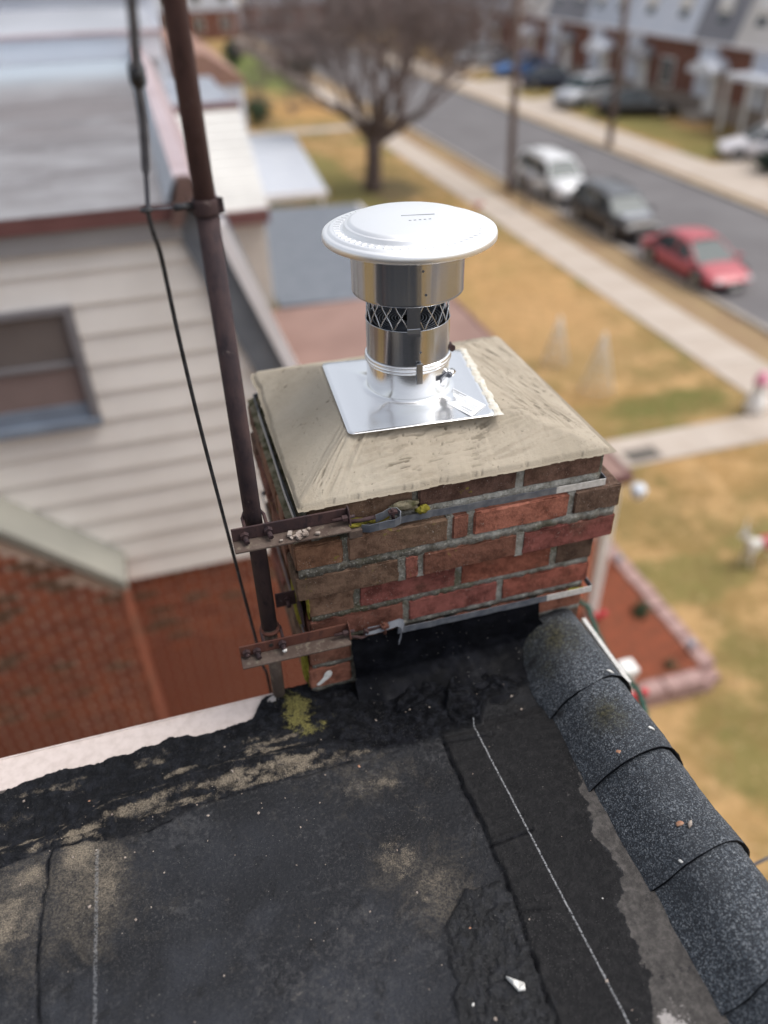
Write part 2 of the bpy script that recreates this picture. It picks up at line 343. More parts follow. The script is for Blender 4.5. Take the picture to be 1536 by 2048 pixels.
def steel_mat(name, rough, streak=True, c=(0.55, 0.545, 0.55), mott=0.25):
    t = NT(name); v = t.vmul(t.tc.outputs['Object'], (60, 60, 1.2)); n = t.noise(1.0, 3, 0.6, v)
    r = t.ramp(n, 0.3, 0.75, rough * 0.75, rough * 1.3) if mott > .1 else rough
    cc = t.mix(t.ramp(t.noise(30, 3), 0.55, 0.75, 0, mott), c, tuple(k * 0.72 for k in c))
    nb = t.bump(t.noise(1.0, 2, 0.5, t.vmul(t.tc.outputs['Object'], (34, 34, 0.9))), 0.12, 0.01) if streak else t.bump(t.noise(9, 2, 0.5), 0.10 if mott > .1 else 0.02, 0.02)
    return t.out(cc, r, 1.0, nb)
M['steel'] = steel_mat('stainless_sheet', 0.21, True, (0.50, 0.515, 0.545)); M['steel_bright'] = steel_mat('bright_stainless', 0.20, False, (0.90, 0.90, 0.90), 0.08)
M['lid'] = steel_mat('satin_lid', 0.45, False, (0.97, 0.97, 0.97), 0.04)
M['dark'] = simple('dark_interior', (0.012, 0.011, 0.01), rough=0.9)
M['band'] = simple('grey_steel_band', (0.085, 0.095, 0.12), (0.17, 0.18, 0.20), 40, 0.5, 0.25, 0.2, 80, 0.001)
M['band_white'] = simple('pale_band', (0.62, 0.60, 0.58), (0.45, 0.44, 0.42), 90, 0.55, 0.1, 0.2, 80, 0.001)
M['cable'] = simple('black_cable', (0.012, 0.012, 0.014), (0.05, 0.05, 0.055), 70, 0.5)
M['cable_pale'] = simple('grey_cable', (0.16, 0.17, 0.20), (0.10, 0.105, 0.13), 40, 0.55)
M['sticker'] = simple('sticker_paper', (0.78, 0.80, 0.82), (0.70, 0.72, 0.75), 60, 0.4)
M['print'] = simple('grey_print', (0.20, 0.21, 0.23), rough=0.6)
M['drip'] = simple('pale_drip_edge', (0.58, 0.50, 0.465), (0.48, 0.405, 0.37), 45, 0.5, 0.0, 0.15, 60, 0.001, lo=0.35, hi=0.75)
M['tar'] = None
def tar_mat():
    t = NT('black_tar'); c = t.mix(t.ramp(t.noise(22, 5, 0.65), 0.38, 0.7), (0.0035, 0.0038, 0.005), (0.008, 0.0085, 0.0115))
    c = t.mix(t.ramp(t.noise(6, 4, 0.7), 0.55, 0.75, 0, 0.35), c, (0.018, 0.019, 0.023))
    c = t.mix(t.math('MULTIPLY', t.math('LESS_THAN', t.voro(85), 0.07), 0.6), c, (0.34, 0.32, 0.3))
    r = t.ramp(t.noise(18, 4, 0.6), 0.35, 0.7, 0.40, 0.70)
    return t.out(c, r, 0, t.bump(t.noise(70, 5, 0.65), 0.45, 0.003), 0.05)
M['tar'] = tar_mat()
M['moss'] = simple('yellow_moss', (0.15, 0.135, 0.02), (0.28, 0.24, 0.045), 90, 0.95, 0, 0.6, 160, 0.003, 0.1)
M['lichen'] = simple('dark_moss', (0.060, 0.058, 0.028), (0.20, 0.175, 0.125), 45, 0.95, 0, 0.6, 160, 0.003, 0.1)
M['chip'] = simple('mortar_chip', (0.36, 0.31, 0.27), (0.20, 0.155, 0.13), 50, 0.9)
M['white_bit'] = simple('white_dropping', (0.72, 0.72, 0.70), (0.5, 0.48, 0.45), 70, 0.8)
M['leaf_bit'] = simple('dry_leaf', (0.30, 0.13, 0.07), (0.40, 0.24, 0.16), 80, 0.8)
# --- background
M['siding'] = simple('cream_siding', (0.80, 0.76, 0.72), (0.70, 0.66, 0.62), 1.3, 0.55, 0, 0.08, 12, 0.002)
M['siding_b'] = simple('beige_siding', (0.58, 0.54, 0.48), (0.53, 0.49, 0.43), 0.8, 0.55)
M['white_panel'] = simple('white_panel', (0.60, 0.585, 0.555), (0.53, 0.515, 0.49), 1.5, 0.5)
M['white_trim'] = simple('white_trim', (0.80, 0.77, 0.79), (0.74, 0.71, 0.72), 3, 0.45)
M['soffit'] = simple('grey_soffit', (0.30, 0.29, 0.295), (0.25, 0.24, 0.25), 2, 0.6)
M['fascia'] = simple('brown_fascia', (0.13, 0.055, 0.052), (0.17, 0.075, 0.07), 3, 0.5)
M['coping_pink'] = simple('pinkish_metal_coping', (0.46, 0.37, 0.39), (0.36, 0.27, 0.28), 3, 0.4)
M['coping_blue'] = simple('bluish_flashing', (0.42, 0.46, 0.52), (0.34, 0.37, 0.41), 3, 0.35)
M['coping_brown'] = simple('brown_end_cap', (0.11, 0.065, 0.055), (0.15, 0.09, 0.08), 9, 0.6)
def roofA_mat():
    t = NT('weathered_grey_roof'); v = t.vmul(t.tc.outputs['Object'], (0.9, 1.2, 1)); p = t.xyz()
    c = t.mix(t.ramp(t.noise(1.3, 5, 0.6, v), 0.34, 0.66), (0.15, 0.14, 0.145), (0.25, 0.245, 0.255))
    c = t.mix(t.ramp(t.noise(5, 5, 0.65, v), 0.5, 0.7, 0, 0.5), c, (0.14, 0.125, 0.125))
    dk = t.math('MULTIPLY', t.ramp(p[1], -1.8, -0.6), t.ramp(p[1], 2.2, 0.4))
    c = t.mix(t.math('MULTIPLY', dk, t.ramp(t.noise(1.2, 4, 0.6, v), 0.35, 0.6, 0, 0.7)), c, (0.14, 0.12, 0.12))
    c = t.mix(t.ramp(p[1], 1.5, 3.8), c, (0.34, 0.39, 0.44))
    return t.out(c, 0.62, 0, t.bump(t.noise(8, 3), 0.2, 0.01), 0.5)
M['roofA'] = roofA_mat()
M['roof_white'] = simple('silver_coated_roof', (0.66, 0.69, 0.76), (0.76, 0.78, 0.83), 0.5, 0.35)
M['roof_grey'] = simple('grey_flat_roof', (0.30, 0.31, 0.34), (0.40, 0.41, 0.45), 0.6, 0.45)
M['roof_slate'] = simple('slate_blue_roof', (0.115, 0.13, 0.155), (0.15, 0.165, 0.19), 5, 0.55, 0, 0.2, 30, 0.01)
M['roof_brown'] = simple('brown_porch_roof', (0.22, 0.13, 0.105), (0.27, 0.165, 0.135), 1.6, 0.6)
M['roof_tan'] = simple('tan_brown_roof', (0.30, 0.17, 0.12), (0.24, 0.13, 0.1), 1.4, 0.7)
M['canopy'] = simple('pale_patio_roof', (0.42, 0.445, 0.50), (0.50, 0.52, 0.56), 1.5, 0.4)
M['brick_far'] = None
def far_brick():
    t = NT('far_brick'); c = t.mix(t.ramp(t.noise(2.2, 4), 0.35, 0.7), (0.20, 0.07, 0.045), (0.13, 0.05, 0.036))
    bt = t.n('ShaderNodeTexBrick'); bt.inputs['Scale'].default_value = 4.6; bt.inputs['Mortar Size'].default_value = 0.03
    xy = t.xyz(); cm = t.n('ShaderNodeCombineXYZ'); t.l(t.math('ADD', xy[0], xy[1]), cm.inputs[0]); t.l(xy[2], cm.inputs[1]); t.l(cm.outputs[0], bt.inputs[0])
    c = t.mix(t.math('MULTIPLY', bt.outputs['Fac'], 0.5), c, (0.3, 0.24, 0.2)); return t.out(c, 0.9, 0, None, 0.3)
M['brick_far'] = far_brick()
def mid_brick():
    t = NT('red_house_brick'); r = t.info('Random')
    c = t.mix(r, (0.30, 0.10, 0.055), (0.20, 0.070, 0.045)); c = t.mix(t.ramp(t.math('FRACT', t.math('MULTIPLY', r, 7.3)), 0.86, 0.9), c, (0.14, 0.085, 0.055))
    c = t.mix(t.ramp(t.noise(20, 3), 0.5, 0.75, 0, 0.5), c, (0.10, 0.04, 0.03)); return t.out(c, 0.9, 0, t.bump(t.noise(60, 3), 0.3, 0.003), 0.25)
M['brick_mid'] = mid_brick()
M['mortar_mid'] = simple('house_mortar', (0.60, 0.47, 0.38), (0.42, 0.30, 0.23), 4, 0.95)
M['shoulder'] = simple('grey_green_cap', (0.30, 0.29, 0.25), (0.24, 0.235, 0.205), 2.5, 0.8)
M['win_frame'] = simple('grey_window_frame', (0.16, 0.15, 0.16), (0.20, 0.19, 0.2), 4, 0.5)
M['sill_blue'] = simple('blue_grey_sill', (0.21, 0.25, 0.31), (0.17, 0.2, 0.25), 4, 0.5)
M['pane_shade'] = simple('screened_pane', (0.17, 0.145, 0.135), (0.14, 0.12, 0.112), 2, 0.35)
M['pane_low'] = simple('screened_lower_pane', (0.24, 0.18, 0.17), (0.20, 0.15, 0.14), 2, 0.35)
M['glass'] = simple('dark_glass', (0.035, 0.045, 0.05), rough=0.08, spec=0.8)
def lawn_mat():
    t = NT('dormant_lawn'); P = t.tc.outputs['Object']
    c = t.mix(t.ramp(t.noise(0.22, 5, 0.6), 0.36, 0.62), (0.34, 0.205, 0.082), (0.22, 0.16, 0.062))
    c = t.mix(t.ramp(t.noise(1.1, 5, 0.65), 0.45, 0.62, 0, 0.85), c, (0.46, 0.29, 0.135))
    c = t.mix(t.ramp(t.noise(0.45, 4, 0.6, t.vadd(P, (40, 9, 0))), 0.52, 0.62, 0, 0.85), c, (0.17, 0.15, 0.05))
    xy = t.xyz()
    def blob(x, y, rx, ry, k, cc, c):
        dx = t.math('DIVIDE', t.math('SUBTRACT', xy[0], x), rx); dy = t.math('DIVIDE', t.math('SUBTRACT', xy[1], y), ry)
        d = t.math('ADD', t.math('MULTIPLY', dx, dx), t.math('MULTIPLY', dy, dy))
        d = t.math('ADD', d, t.math('MULTIPLY', t.math('SUBTRACT', t.noise(1.4, 4), 0.5), 1.4)); return t.mix(t.ramp(d, 0.6, 1.3, k, 0), c, cc)
    for q in ((10.4, 13.0, 1.7, 0.55, 0.85, (0.10, 0.115, 0.03)), (14.6, 15.9, 0.35, 1.0, 0.9, (0.05, 0.11, 0.03)), (9.3, 12.7, 2.6, 0.8, 0.5, (0.14, 0.13, 0.04)),
              (9.3, 33.2, 2.0, 2.2, 0.8, (0.09, 0.08, 0.05)), (12, 75, 5, 14, 0.85, (0.07, 0.14, 0.035)), (7.6, 30, 1.6, 14, 0.75, (0.16, 0.155, 0.05)),
              (7.6, 11.2, 0.7, 1.4, 0.3, (0.12, 0.12, 0.04)), (9.6, 22, 2.4, 6, 0.6, (0.45, 0.265, 0.115)), (11, 54, 3.4, 4, 0.7, (0.43, 0.24, 0.09)), (9.6, 17.5, 2.2, 3, 0.4, (0.44, 0.27, 0.13)),
              (6.9, 5.0, 1.4, 0.5, 0.45, (0.12, 0.12, 0.035)), (7.1, 6.0, 0.5, 0.5, 0.5, (0.12, 0.12, 0.035)), (27, 38, 1.5, 12, 0.7, (0.15, 0.15, 0.045)), (27.5, 50, 3, 10, 0.5, (0.17, 0.17, 0.06))): c = blob(*q, c)
    c = t.mix(t.ramp(t.noise(5, 5, 0.75), 0.46, 0.62, 0, 0.55), c, (0.19, 0.125, 0.05))
    c = t.mix(t.ramp(t.noise(9, 4, 0.75, t.vadd(P, (7, 3, 0))), 0.55, 0.7, 0, 0.6), c, (0.50, 0.35, 0.19))
    c = t.mix(t.ramp(t.noise(2.2, 5, 0.7, t.vadd(P, (17, 3, 0))), 0.58, 0.70, 0, 0.5), c, (0.10, 0.10, 0.035))
    return t.out(c, 0.95, 0, t.bump(t.noise(30, 4), 0.6, 0.03), 0.15)
M['lawn'] = lawn_mat()
M['asphalt'] = simple('worn_asphalt', (0.135, 0.127, 0.13), (0.165, 0.157, 0.16), 0.5, 0.9, 0, 0.3, 60, 0.01, 0.25)
M['concrete'] = simple('pale_concrete', (0.41, 0.345, 0.29), (0.47, 0.405, 0.35), 0.9, 0.9, 0, 0.2, 40, 0.01, 0.25)
M['verge'] = simple('dry_verge', (0.26, 0.175, 0.105), (0.30, 0.215, 0.12), 0.9, 0.95, 0, 0.3, 30, 0.02, 0.2)
M['kerb'] = simple('kerb_concrete', (0.34, 0.30, 0.26), (0.42, 0.37, 0.32), 2, 0.9)
M['mulch'] = simple('red_mulch', (0.25, 0.075, 0.04), (0.17, 0.06, 0.035), 7, 0.95, 0, 0.8, 40, 0.03, 0.15)
M['block'] = simple('pink_retaining_block', (0.40, 0.27, 0.245), (0.32, 0.205, 0.19), 5, 0.9, 0, 0.6, 22, 0.02, 0.2)
M['block_side'] = M['block']
M['bark'] = simple('grey_brown_bark', (0.085, 0.062, 0.055), (0.13, 0.10, 0.09), 6, 0.95, 0, 0.7, 14, 0.03, 0.15)
M['twig'] = simple('purple_grey_twig', (0.17, 0.13, 0.122), (0.22, 0.175, 0.165), 3, 0.95)
M['pole'] = simple('weathered_pole', (0.14, 0.10, 0.085), (0.18, 0.13, 0.11), 3, 0.9, stretch=(1, 1, 0.1))
M['evergreen'] = simple('evergreen_leaf', (0.02, 0.045, 0.018), (0.045, 0.075, 0.03), 4, 0.8)
M['dark_evergreen'] = simple('dark_evergreen_leaf', (0.012, 0.03, 0.02), (0.03, 0.055, 0.035), 4, 0.8)
M['garland'] = simple('garland_needles', (0.008, 0.05, 0.035), (0.02, 0.085, 0.06), 60, 0.7)
M['red'] = simple('red_ribbon', (0.45, 0.02, 0.03), (0.35, 0.015, 0.02), 9, 0.55)
M['pink'] = simple('pink_paint', (0.75, 0.30, 0.40), rough=0.5)
M['wire_white'] = simple('white_wire', (0.62, 0.60, 0.56), rough=0.5)
M['white_paint'] = simple('white_paint', (0.78, 0.76, 0.73), (0.70, 0.68, 0.65), 3, 0.5)
M['tyre'] = simple('tyre_rubber', (0.015, 0.015, 0.016), rough=0.85)
M['rim'] = simple('alloy_rim', (0.40, 0.40, 0.41), rough=0.35, metal=0.8)
M['car_glass'] = simple('car_glass', (0.035, 0.055, 0.058), rough=0.3, spec=0.3)
M['lamp_glass'] = simple('headlight_lens', (0.55, 0.55, 0.55), rough=0.15)
M['tail'] = simple('tail_lens', (0.35, 0.01, 0.01), rough=0.2)
M['plastic'] = simple('dark_trim_plastic', (0.03, 0.03, 0.033), rough=0.6)
def paint(name, c, metal=0.2, rough=0.28): return simple(name, c, rough=rough, metal=metal, spec=0.6)
#@@SETTING
G = -EYE
ZD = -1.316
# ================================================================== GROUND, STREET
tag(MB().quad((-600, -300, G), (600, -300, G), (600, 900, G), (-600, 900, G)).obj('ground', M['lawn']), kind='structure')
def sheet(name, x0, x1, y0, y1, dz, mat): return tag(MB().quad((x0, y0, G + dz), (x1, y0, G + dz), (x1, y1, G + dz), (x0, y1, G + dz)).obj(name, mat), kind='structure')
sheet('road', 15.0, 21.9, -100, 400, 0.004, M['asphalt'])
sheet('verge', 13.72, 14.85, -100, 400, 0.008, M['verge'])
sheet('far_verge', 22.1, 22.75, -100, 400, 0.008, M['verge'])
kb = tag(MB().box(14.85, 15.0, -100, 400, G - 0.1, G + 0.11).obj('kerb', M['kerb']), kind='structure')
kb = tag(MB().box(21.9, 22.05, -100, 400, G - 0.1, G + 0.11).obj('far_kerb', M['kerb']), kind='structure')
def slabs(name, x0, x1, y0, y1, dy, dz=0.03):
    m = MB(); y = y0
    while y < y1:
        m.box(x0, x1, y + 0.012, min(y + dy, y1) - 0.012, G - 0.05, G + dz + rnd.uniform(-.004, .004)); y += dy
    return m
side = tag(MB().box(12.25, 13.70, -30, 300, G - 0.06, G + 0.012).obj('pavement', M['kerb']), kind='structure')
me0 = None
for i in range(48):                                     # separate pavement slabs where they are near enough to pick apart
    y = 3.0 + i * 1.5
    if me0 is None:
        me0 = MB().box(-0.71, 0.71, -0.738, 0.738, -0.05, 0.03).mesh('paving_slab', M['concrete'], (0, 0, 0))
    o = bpy.data.objects.new('paving_slab', me0); C.objects.link(o); o.parent = side; BASE[o.name] = BASE[side.name]
    o.location = (12.975, y, G + rnd.uniform(-.004, .004))
o = slabs('x', 12.27, 13.68, 75, 300, 1.5).obj('distant_slabs', M['concrete'], side); o['kind'] = 'stuff'
far = sheet('far_pavement', 22.75, 25.0, -30, 300, 0.02, M['concrete'])
for (x0, x1, y0, y1) in ((25.0, 31.0, 28.5, 32.0), (25.0, 31.0, 48.0, 51.5), (25.0, 31.0, 56.0, 60.5), (25.0, 31.0, 66.0, 69.0)):
    sheet('driveway', x0, x1, y0, y1, 0.016, M['concrete'])
wp = tag(MB().box(7.9, 12.25, 10.95, 11.95, G - 0.05, G + 0.015).obj('garden_path', M['kerb']), kind='structure')
for i in range(4): MB().box(7.92 + i * 1.08, 7.92 + i * 1.08 + 1.065, 10.96, 11.94, G - 0.05, G + 0.035).obj('paving_slab', M['concrete'], wp)
sheet('back_path', 3.0, 12.2, 46.6, 47.8, 0.014, M['concrete'])
tag(MB().box(8.25, 8.95, 11.05, 11.45, G + 0.036, G + 0.05).obj('door_mat', simple('dark_mat', (0.06, 0.055, 0.05), (0.16, 0.14, 0.12), 9, 0.95), base=(8.6, 11.2, G + 0.036)),
    'dark worn mat lying across the pale garden path near the porch', 'mat')

# ================================================================== OUR ROOF: black membrane with tar, dust, seams
def axis(a, b, s, extra=()):
    return np.concatenate([np.asarray(extra[0]) if len(extra) else [], np.arange(a, b, s), np.asarray(extra[1]) if len(extra) > 1 else []])
xs = np.arange(-0.66, 0.668, 0.003); ys = np.arange(0.26, 1.150, 0.003)
X, Y = np.meshgrid(xs, ys)
wx = (fbm(X * 22, Y * 22, 3, 4) - .5); wy = (fbm(X * 22, Y * 22, 9, 4) - .5)
Xw, Yw = X + wx * .03, Y + wy * .03
Xs, Ys = X + wx * .012, Y + wy * .012
n5 = fbm(X * 60, Y * 60, 121, 4) - .5; n6 = fbm(X * 60, Y * 60, 131, 4) - .5
n1 = fbm(X * 55, Y * 55, 21, 5); n2 = fbm(X * 18, Y * 18, 31, 4); n3 = fbm(X * 130, Y * 130, 41, 3)
ridged = 1 - np.abs(2 * fbm(X * 26, Y * 60, 51, 4) - 1)
lump = 1 - np.abs(2 * fbm(X * 38, Y * 38, 61, 4) - 1); ridgef = 1 - np.abs(2 * fbm(X * 70, Y * 45, 151, 4) - 1)
H = (fbm(X * 7, Y * 7, 5, 3) - .5) * .004 + (n1 - .5) * .0012
ridge = [(-0.70, .915), (-0.482, 0.924), (-0.43, 0.923), (-0.396, 0.932), (-0.293, 0.973), (-0.185, 0.981), (-0.066, 0.997), (0.043, 0.987), (0.125, 0.981), (0.204, 0.962)]
ridge2 = [(-0.70, .905), (-0.482, .905), (-0.396, 0.922), (-0.294, 0.901), (-0.218, 0.898), (-0.104, 0.927), (-0.027, 0.926), (0.113, 0.929), (0.18, 0.935)]
d_r = seg_dist(Xs, Ys, ridge); d_r2 = seg_dist(Xs, Ys, ridge2)
yr2 = np.interp(X, [p[0] for p in ridge2], [p[1] for p in ridge2]) + wy * .012
edge_tar = sstep(-.004, .006, Y - yr2) * sstep(.30, .20, X)                       # the tarred strip along the drip edge
ctar = poly_sd(Xs, Ys, [(-0.2, 1.2), (-.05, 1.05), (0.146, 1.03), (0.15, 0.98), (0.24, 0.935), (0.33, .925), (0.40, .935), (0.456, 0.935), (0.49, .99), (0.63, 1.0), (.70, 1.2)])
ctar_m = sstep(.006, -.006, ctar)                                                 # tar trowelled on in front of the chimney
patch = poly_sd(Xs + n5 * .030, Ys + n6 * .030, [(0.257, 0.58), (0.293, 0.617), (0.369, 0.609), (0.361, 0.539), (0.359, 0.459), (0.346, 0.30), (0.21, 0.30), (0.218, 0.422), (0.233, 0.49)])
patch_m = sstep(.004, -.003, patch)
tar = np.maximum.reduce([edge_tar * .8, ctar_m, patch_m * .85]); tar0 = tar
thick = np.maximum.reduce([edge_tar * .003, ctar_m * .004, patch_m * .0028])
lumps = np.maximum(edge_tar * (.12 + .42 * sstep(.42, .6, n2)), ctar_m * (.10 + .95 * sstep(.27, .36, X) * sstep(.66, .56, X)) * sstep(.25, .5, fbm(X * 9, Y * 9, 77, 3)))
H += thick + lumps * ((ridged - .6) * .008 + (lump - .6) * .006) + (patch_m * 1.35 + edge_tar * .5) * ((ridgef - .6) * .0070 + (n3 - .5) * .0055)
H += edge_tar * np.exp(-(d_r / .010) ** 2) * .006 + np.exp(-(d_r2 / .004) ** 2) * -.003 * (X < .2)
for (cx, cy, rr, hh) in ((.40, 1.005, .07, .010), (.46, .965, .06, .009), (.33, .975, .06, .008), (.52, 1.03, .05, .006), (.26, 1.0, .07, .004)):
    H += hh * np.exp(-((Xw - cx) ** 2 + (Yw - cy) ** 2) / rr ** 2) * ctar_m
# crescent shaped tar folds
for (cx, cy, rr) in ((.36, 1.02, .05), (.47, 1.0, .06), (.43, .975, .035)):
    H += .007 * np.exp(-((np.hypot(Xw - cx, Yw - cy) - rr) / .007) ** 2) * ctar_m
dd = poly_sd(X, Y, [(.49, .995), (.52, 1.02), (.565, 1.015), (.57, .985), (.53, .965), (.495, .975)])
H += .003 * np.exp(-(dd / .005) ** 2)
# lapped strip down the right side, with a stepped edge and cross joints
seam = [(0.369, 0.93), (0.369, 0.91), (0.371, 0.79), (0.376, 0.682), (0.373, 0.557), (0.354, 0.389), (.345, .25)]
xe = np.interp(Y, [p[1] for p in seam][::-1], [p[0] for p in seam][::-1]) + (vn(X * 0 + 3, Y * 40, 8) - .5) * .006
strip = sstep(-.002, .003, X - xe) * sstep(.945, .93, Y)
H += strip * .0030
H += -.0035 * np.exp(-((X - xe + .003) / .0028) ** 2) * (Y < .93)
H += .004 * np.exp(-((X - xe - .006) / .006) ** 2) * (Y < .93) * sstep(.35, .6, vn(Y * 25, Y * 0, 12))
for (xa, ya, xb, yb, k) in ((.372, .680, .455, .685, 1), (.372, .556, .42, .548, .8), (.366, .913, .47, .903, .8)):
    dq = seg_dist(X, Y, [(xa, ya), (xb, yb)]); H += (-.0032 * np.exp(-(dq / .003) ** 2) + .0016 * np.exp(-((dq - .007) / .004) ** 2)) * k
# left seam
sl = [(-0.392, 0.935), (-0.397, 0.873), (-0.406, 0.776), (-0.394, 0.618), (-.392, .2)]
xl = np.interp(Y, [p[1] for p in sl][::-1], [p[0] for p in sl][::-1]) + (vn(X * 0 + 9, Y * 45, 4) - .5) * .008
inl = (Y < .925)
H += sstep(-.003, .003, X - xl) * .0022 * inl - .003 * np.exp(-((X - xl) / .003) ** 2) * inl + .0022 * np.exp(-((X - xl - .016) / .005) ** 2) * inl * sstep(.3, .6, n2)
seam_dark = np.exp(-((X - xl - .010) / .012) ** 2) * inl * .75
# slight sag towards the edge of the cap shingles
greym = poly_sd(Xs + n5 * .020 + wx * .02, Ys + n6 * .03, [(0.60, 0.80), (0.62, 0.705), (0.62, 0.528), (0.62, 0.25), (0.47, 0.25), (0.488, 0.35), (0.523, 0.401), (0.533, 0.504), (0.562, 0.576), (0.567, 0.664), (.585, .74)])
grey = sstep(.004, -.006, greym)
H += -.0012 * grey
strip2 = sstep(.004, -.003, greym) * 0
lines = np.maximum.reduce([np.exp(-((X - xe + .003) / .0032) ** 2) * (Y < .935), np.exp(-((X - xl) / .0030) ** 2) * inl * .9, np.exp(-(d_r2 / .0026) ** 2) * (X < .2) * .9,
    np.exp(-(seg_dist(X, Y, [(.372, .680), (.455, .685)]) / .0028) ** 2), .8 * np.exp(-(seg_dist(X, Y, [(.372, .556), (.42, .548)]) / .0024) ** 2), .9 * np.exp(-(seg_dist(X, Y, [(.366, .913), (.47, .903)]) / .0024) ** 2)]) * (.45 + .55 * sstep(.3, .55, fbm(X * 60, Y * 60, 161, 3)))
tar = np.maximum(tar, lines)  # shadow lines of the seams, painted black through the tar mask
# dust
dust = np.zeros_like(X)
def blob(cx, cy, rx, ry, k, ang=0):
    global dust
    c, s = math.cos(ang), math.sin(ang); u = (Xw - cx) * c + (Yw - cy) * s; v = -(Xw - cx) * s + (Yw - cy) * c
    dust = np.maximum(dust, k * np.exp(-(u / rx) ** 2 - (v / ry) ** 2))
for q in ((-.44, .82, .09, .12, .40), (-.31, .83, .07, .12, .38), (.0, .955, .2, .03, .35), (.2, .87, .10, .03, .32), (-.45, .80, .05, .07, .62), (-.43, .87, .035, .03, .7), (-.345, .885, .05, .05, .75), (-.30, .80, .045, .085, .50), (-.34, .925, .06, .022, .95), (-.24, .955, .09, .022, .72, .2), (-.20, .935, .07, .02, .5, .1),
          (-.05, .965, .12, .017, .75, .05), (.06, .972, .09, .016, .85, .0), (.0, .945, .10, .018, .6), (.215, .862, .05, .018, .5, -.2), (.16, .945, .10, .016, .45), (.205, .70, .030, .055, .44, .5), (.245, .645, .055, .028, .46, .7),
          (.20, .735, .03, .02, .4), (.02, 1.04, .07, .010, .5, .0), (.26, .66, .05, .05, .25), (-.50, .93, .05, .012, .8), (-.47, .985, .06, .02, .4), (.28, .80, .06, .06, .22), (-.15, .75, .2, .15, .10), (.05, .6, .2, .12, .16)): blob(*q)
dust = np.maximum(dust, .95 * np.exp(-((d_r + .002) / .007) ** 2) * (Y > yr2 - .01) * sstep(.22, .12, X) * sstep(.25, .5, n2 + .1))
dust = np.maximum(dust, edge_tar * .62 * sstep(.50, .66, fbm(X * 14, Y * 45, 91, 4)) * sstep(1.09, 1.02, Y))
dust *= (1 - lines) * (1 - .9 * patch_m) * (1 - .85 * ctar_m) * (1 - seam_dark) * (1 - .6 * strip)
dust = np.clip(dust - .45 * edge_tar * sstep(.001, .004, H - .004), 0, 1)
moss = np.exp(-(((Xw - .095) / .035) ** 2 + ((Yw - 1.085) / .055) ** 2)) * 1.0 + .45 * np.exp(-(((Xw - .14) / .07) ** 2 + ((Yw - 1.03) / .03) ** 2))
moss = np.clip(moss * (.5 + n1), 0, 1) * .9
pale = np.maximum(.72 * np.exp(-((X - .52) / .035) ** 2 - ((Y - .325) / .045) ** 2), .7 * np.exp(-(((Xw - .05) / .02) ** 2 + ((Yw - 1.125) / .012) ** 2)))
zone = np.clip(.95 * sstep(.72, .50, Y + (wx) * .25 + .25 * np.clip(X, 0, 1)) * sstep(.36, .15, X + wy * .2) + .45 * np.exp(-((X + .12) / .18) ** 2 - ((Y - .80) / .10) ** 2) + .35 * sstep(-.30, -.42, X), 0, 1) * (1 - tar)
zone2 = np.clip(sum(k * np.exp(-((Xw * 1.0 - cx) / rx) ** 2 - ((Yw - cy) / ry) ** 2) for cx, cy, rx, ry, k in ((-.44, .82, .12, .14, .5), (-.30, .82, .07, .14, .5), (.22, .68, .12, .10, .34), (.19, .87, .13, .05, .34), (.02, .94, .2, .04, .35), (.26, .62, .06, .05, .4))), 0, .75) * (1 - tar) * (1 - strip)
# outer edge: tar lies raggedly over the metal drip edge
ye = np.interp(X, [-.70, -.495, -.384, -.268, -.158, -.056, .003, .030, .06, .2, .7], [1.05, 1.067, 1.079, 1.079, 1.089, 1.083, 1.092, 1.138, 1.146, 1.18, 1.18]) + (fbm(X * 45, X * 0, 5, 4) - .5) * .016
over = sstep(-.003, .004, Y - ye)
H = H + .004 * sstep(.03, 0, np.abs(Y - ye)) * (1 - over) - over * .022
H = np.where(X > .60, H - .0, H)
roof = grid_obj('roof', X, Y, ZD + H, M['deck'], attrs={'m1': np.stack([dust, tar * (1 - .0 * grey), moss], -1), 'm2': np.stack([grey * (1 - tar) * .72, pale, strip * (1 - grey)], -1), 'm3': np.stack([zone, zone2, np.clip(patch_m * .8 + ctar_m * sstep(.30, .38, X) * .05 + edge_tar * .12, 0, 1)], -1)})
tag(roof, kind='structure')
tag(MB().quad((-9, -7, ZD - .004), (.66, -7, ZD - .004), (.66, .27, ZD - .004), (-9, .27, ZD - .004)).quad((-9, .27, ZD - .004), (-.655, .27, ZD - .004), (-.655, 1.10, ZD - .004), (-9, 1.10, ZD - .004)).obj('roof_surface', M['deck'], roof), kind=None)
# house under the roof
oh = thing('brick_house', (-4, -3, G), 'own brick house under the black flat roof, seen only by its roof edges', 'house')
MB().box(-9, 0.78, -7, 1.08, G, ZD - .05).obj('wall', M['brick_far'], oh)
MB().prism([(.785, 0, -1.36), (1.065, 0, -1.96), (1.065, 0, -2.0), (.95, 0, -2.0), (.95, 0, -5.5), (.70, 0, -5.5), (.70, 0, -1.36)], (0, -7, 0)).obj('front_slope', M['roof_slate'], oh).location = (0, 1.1, 0)
m = MB(); m.box(-9, .075, 1.070, 1.149, ZD - .016, ZD + .0005); m.box(-9, .075, 1.1455, 1.149, ZD - .10, ZD + .003)
tag(m.obj('drip_edge', M['drip'], base=(-.4, 1.11, ZD), bevel=.001), 'pale pink metal drip edge along the far side of the black flat roof', 'drip edge')

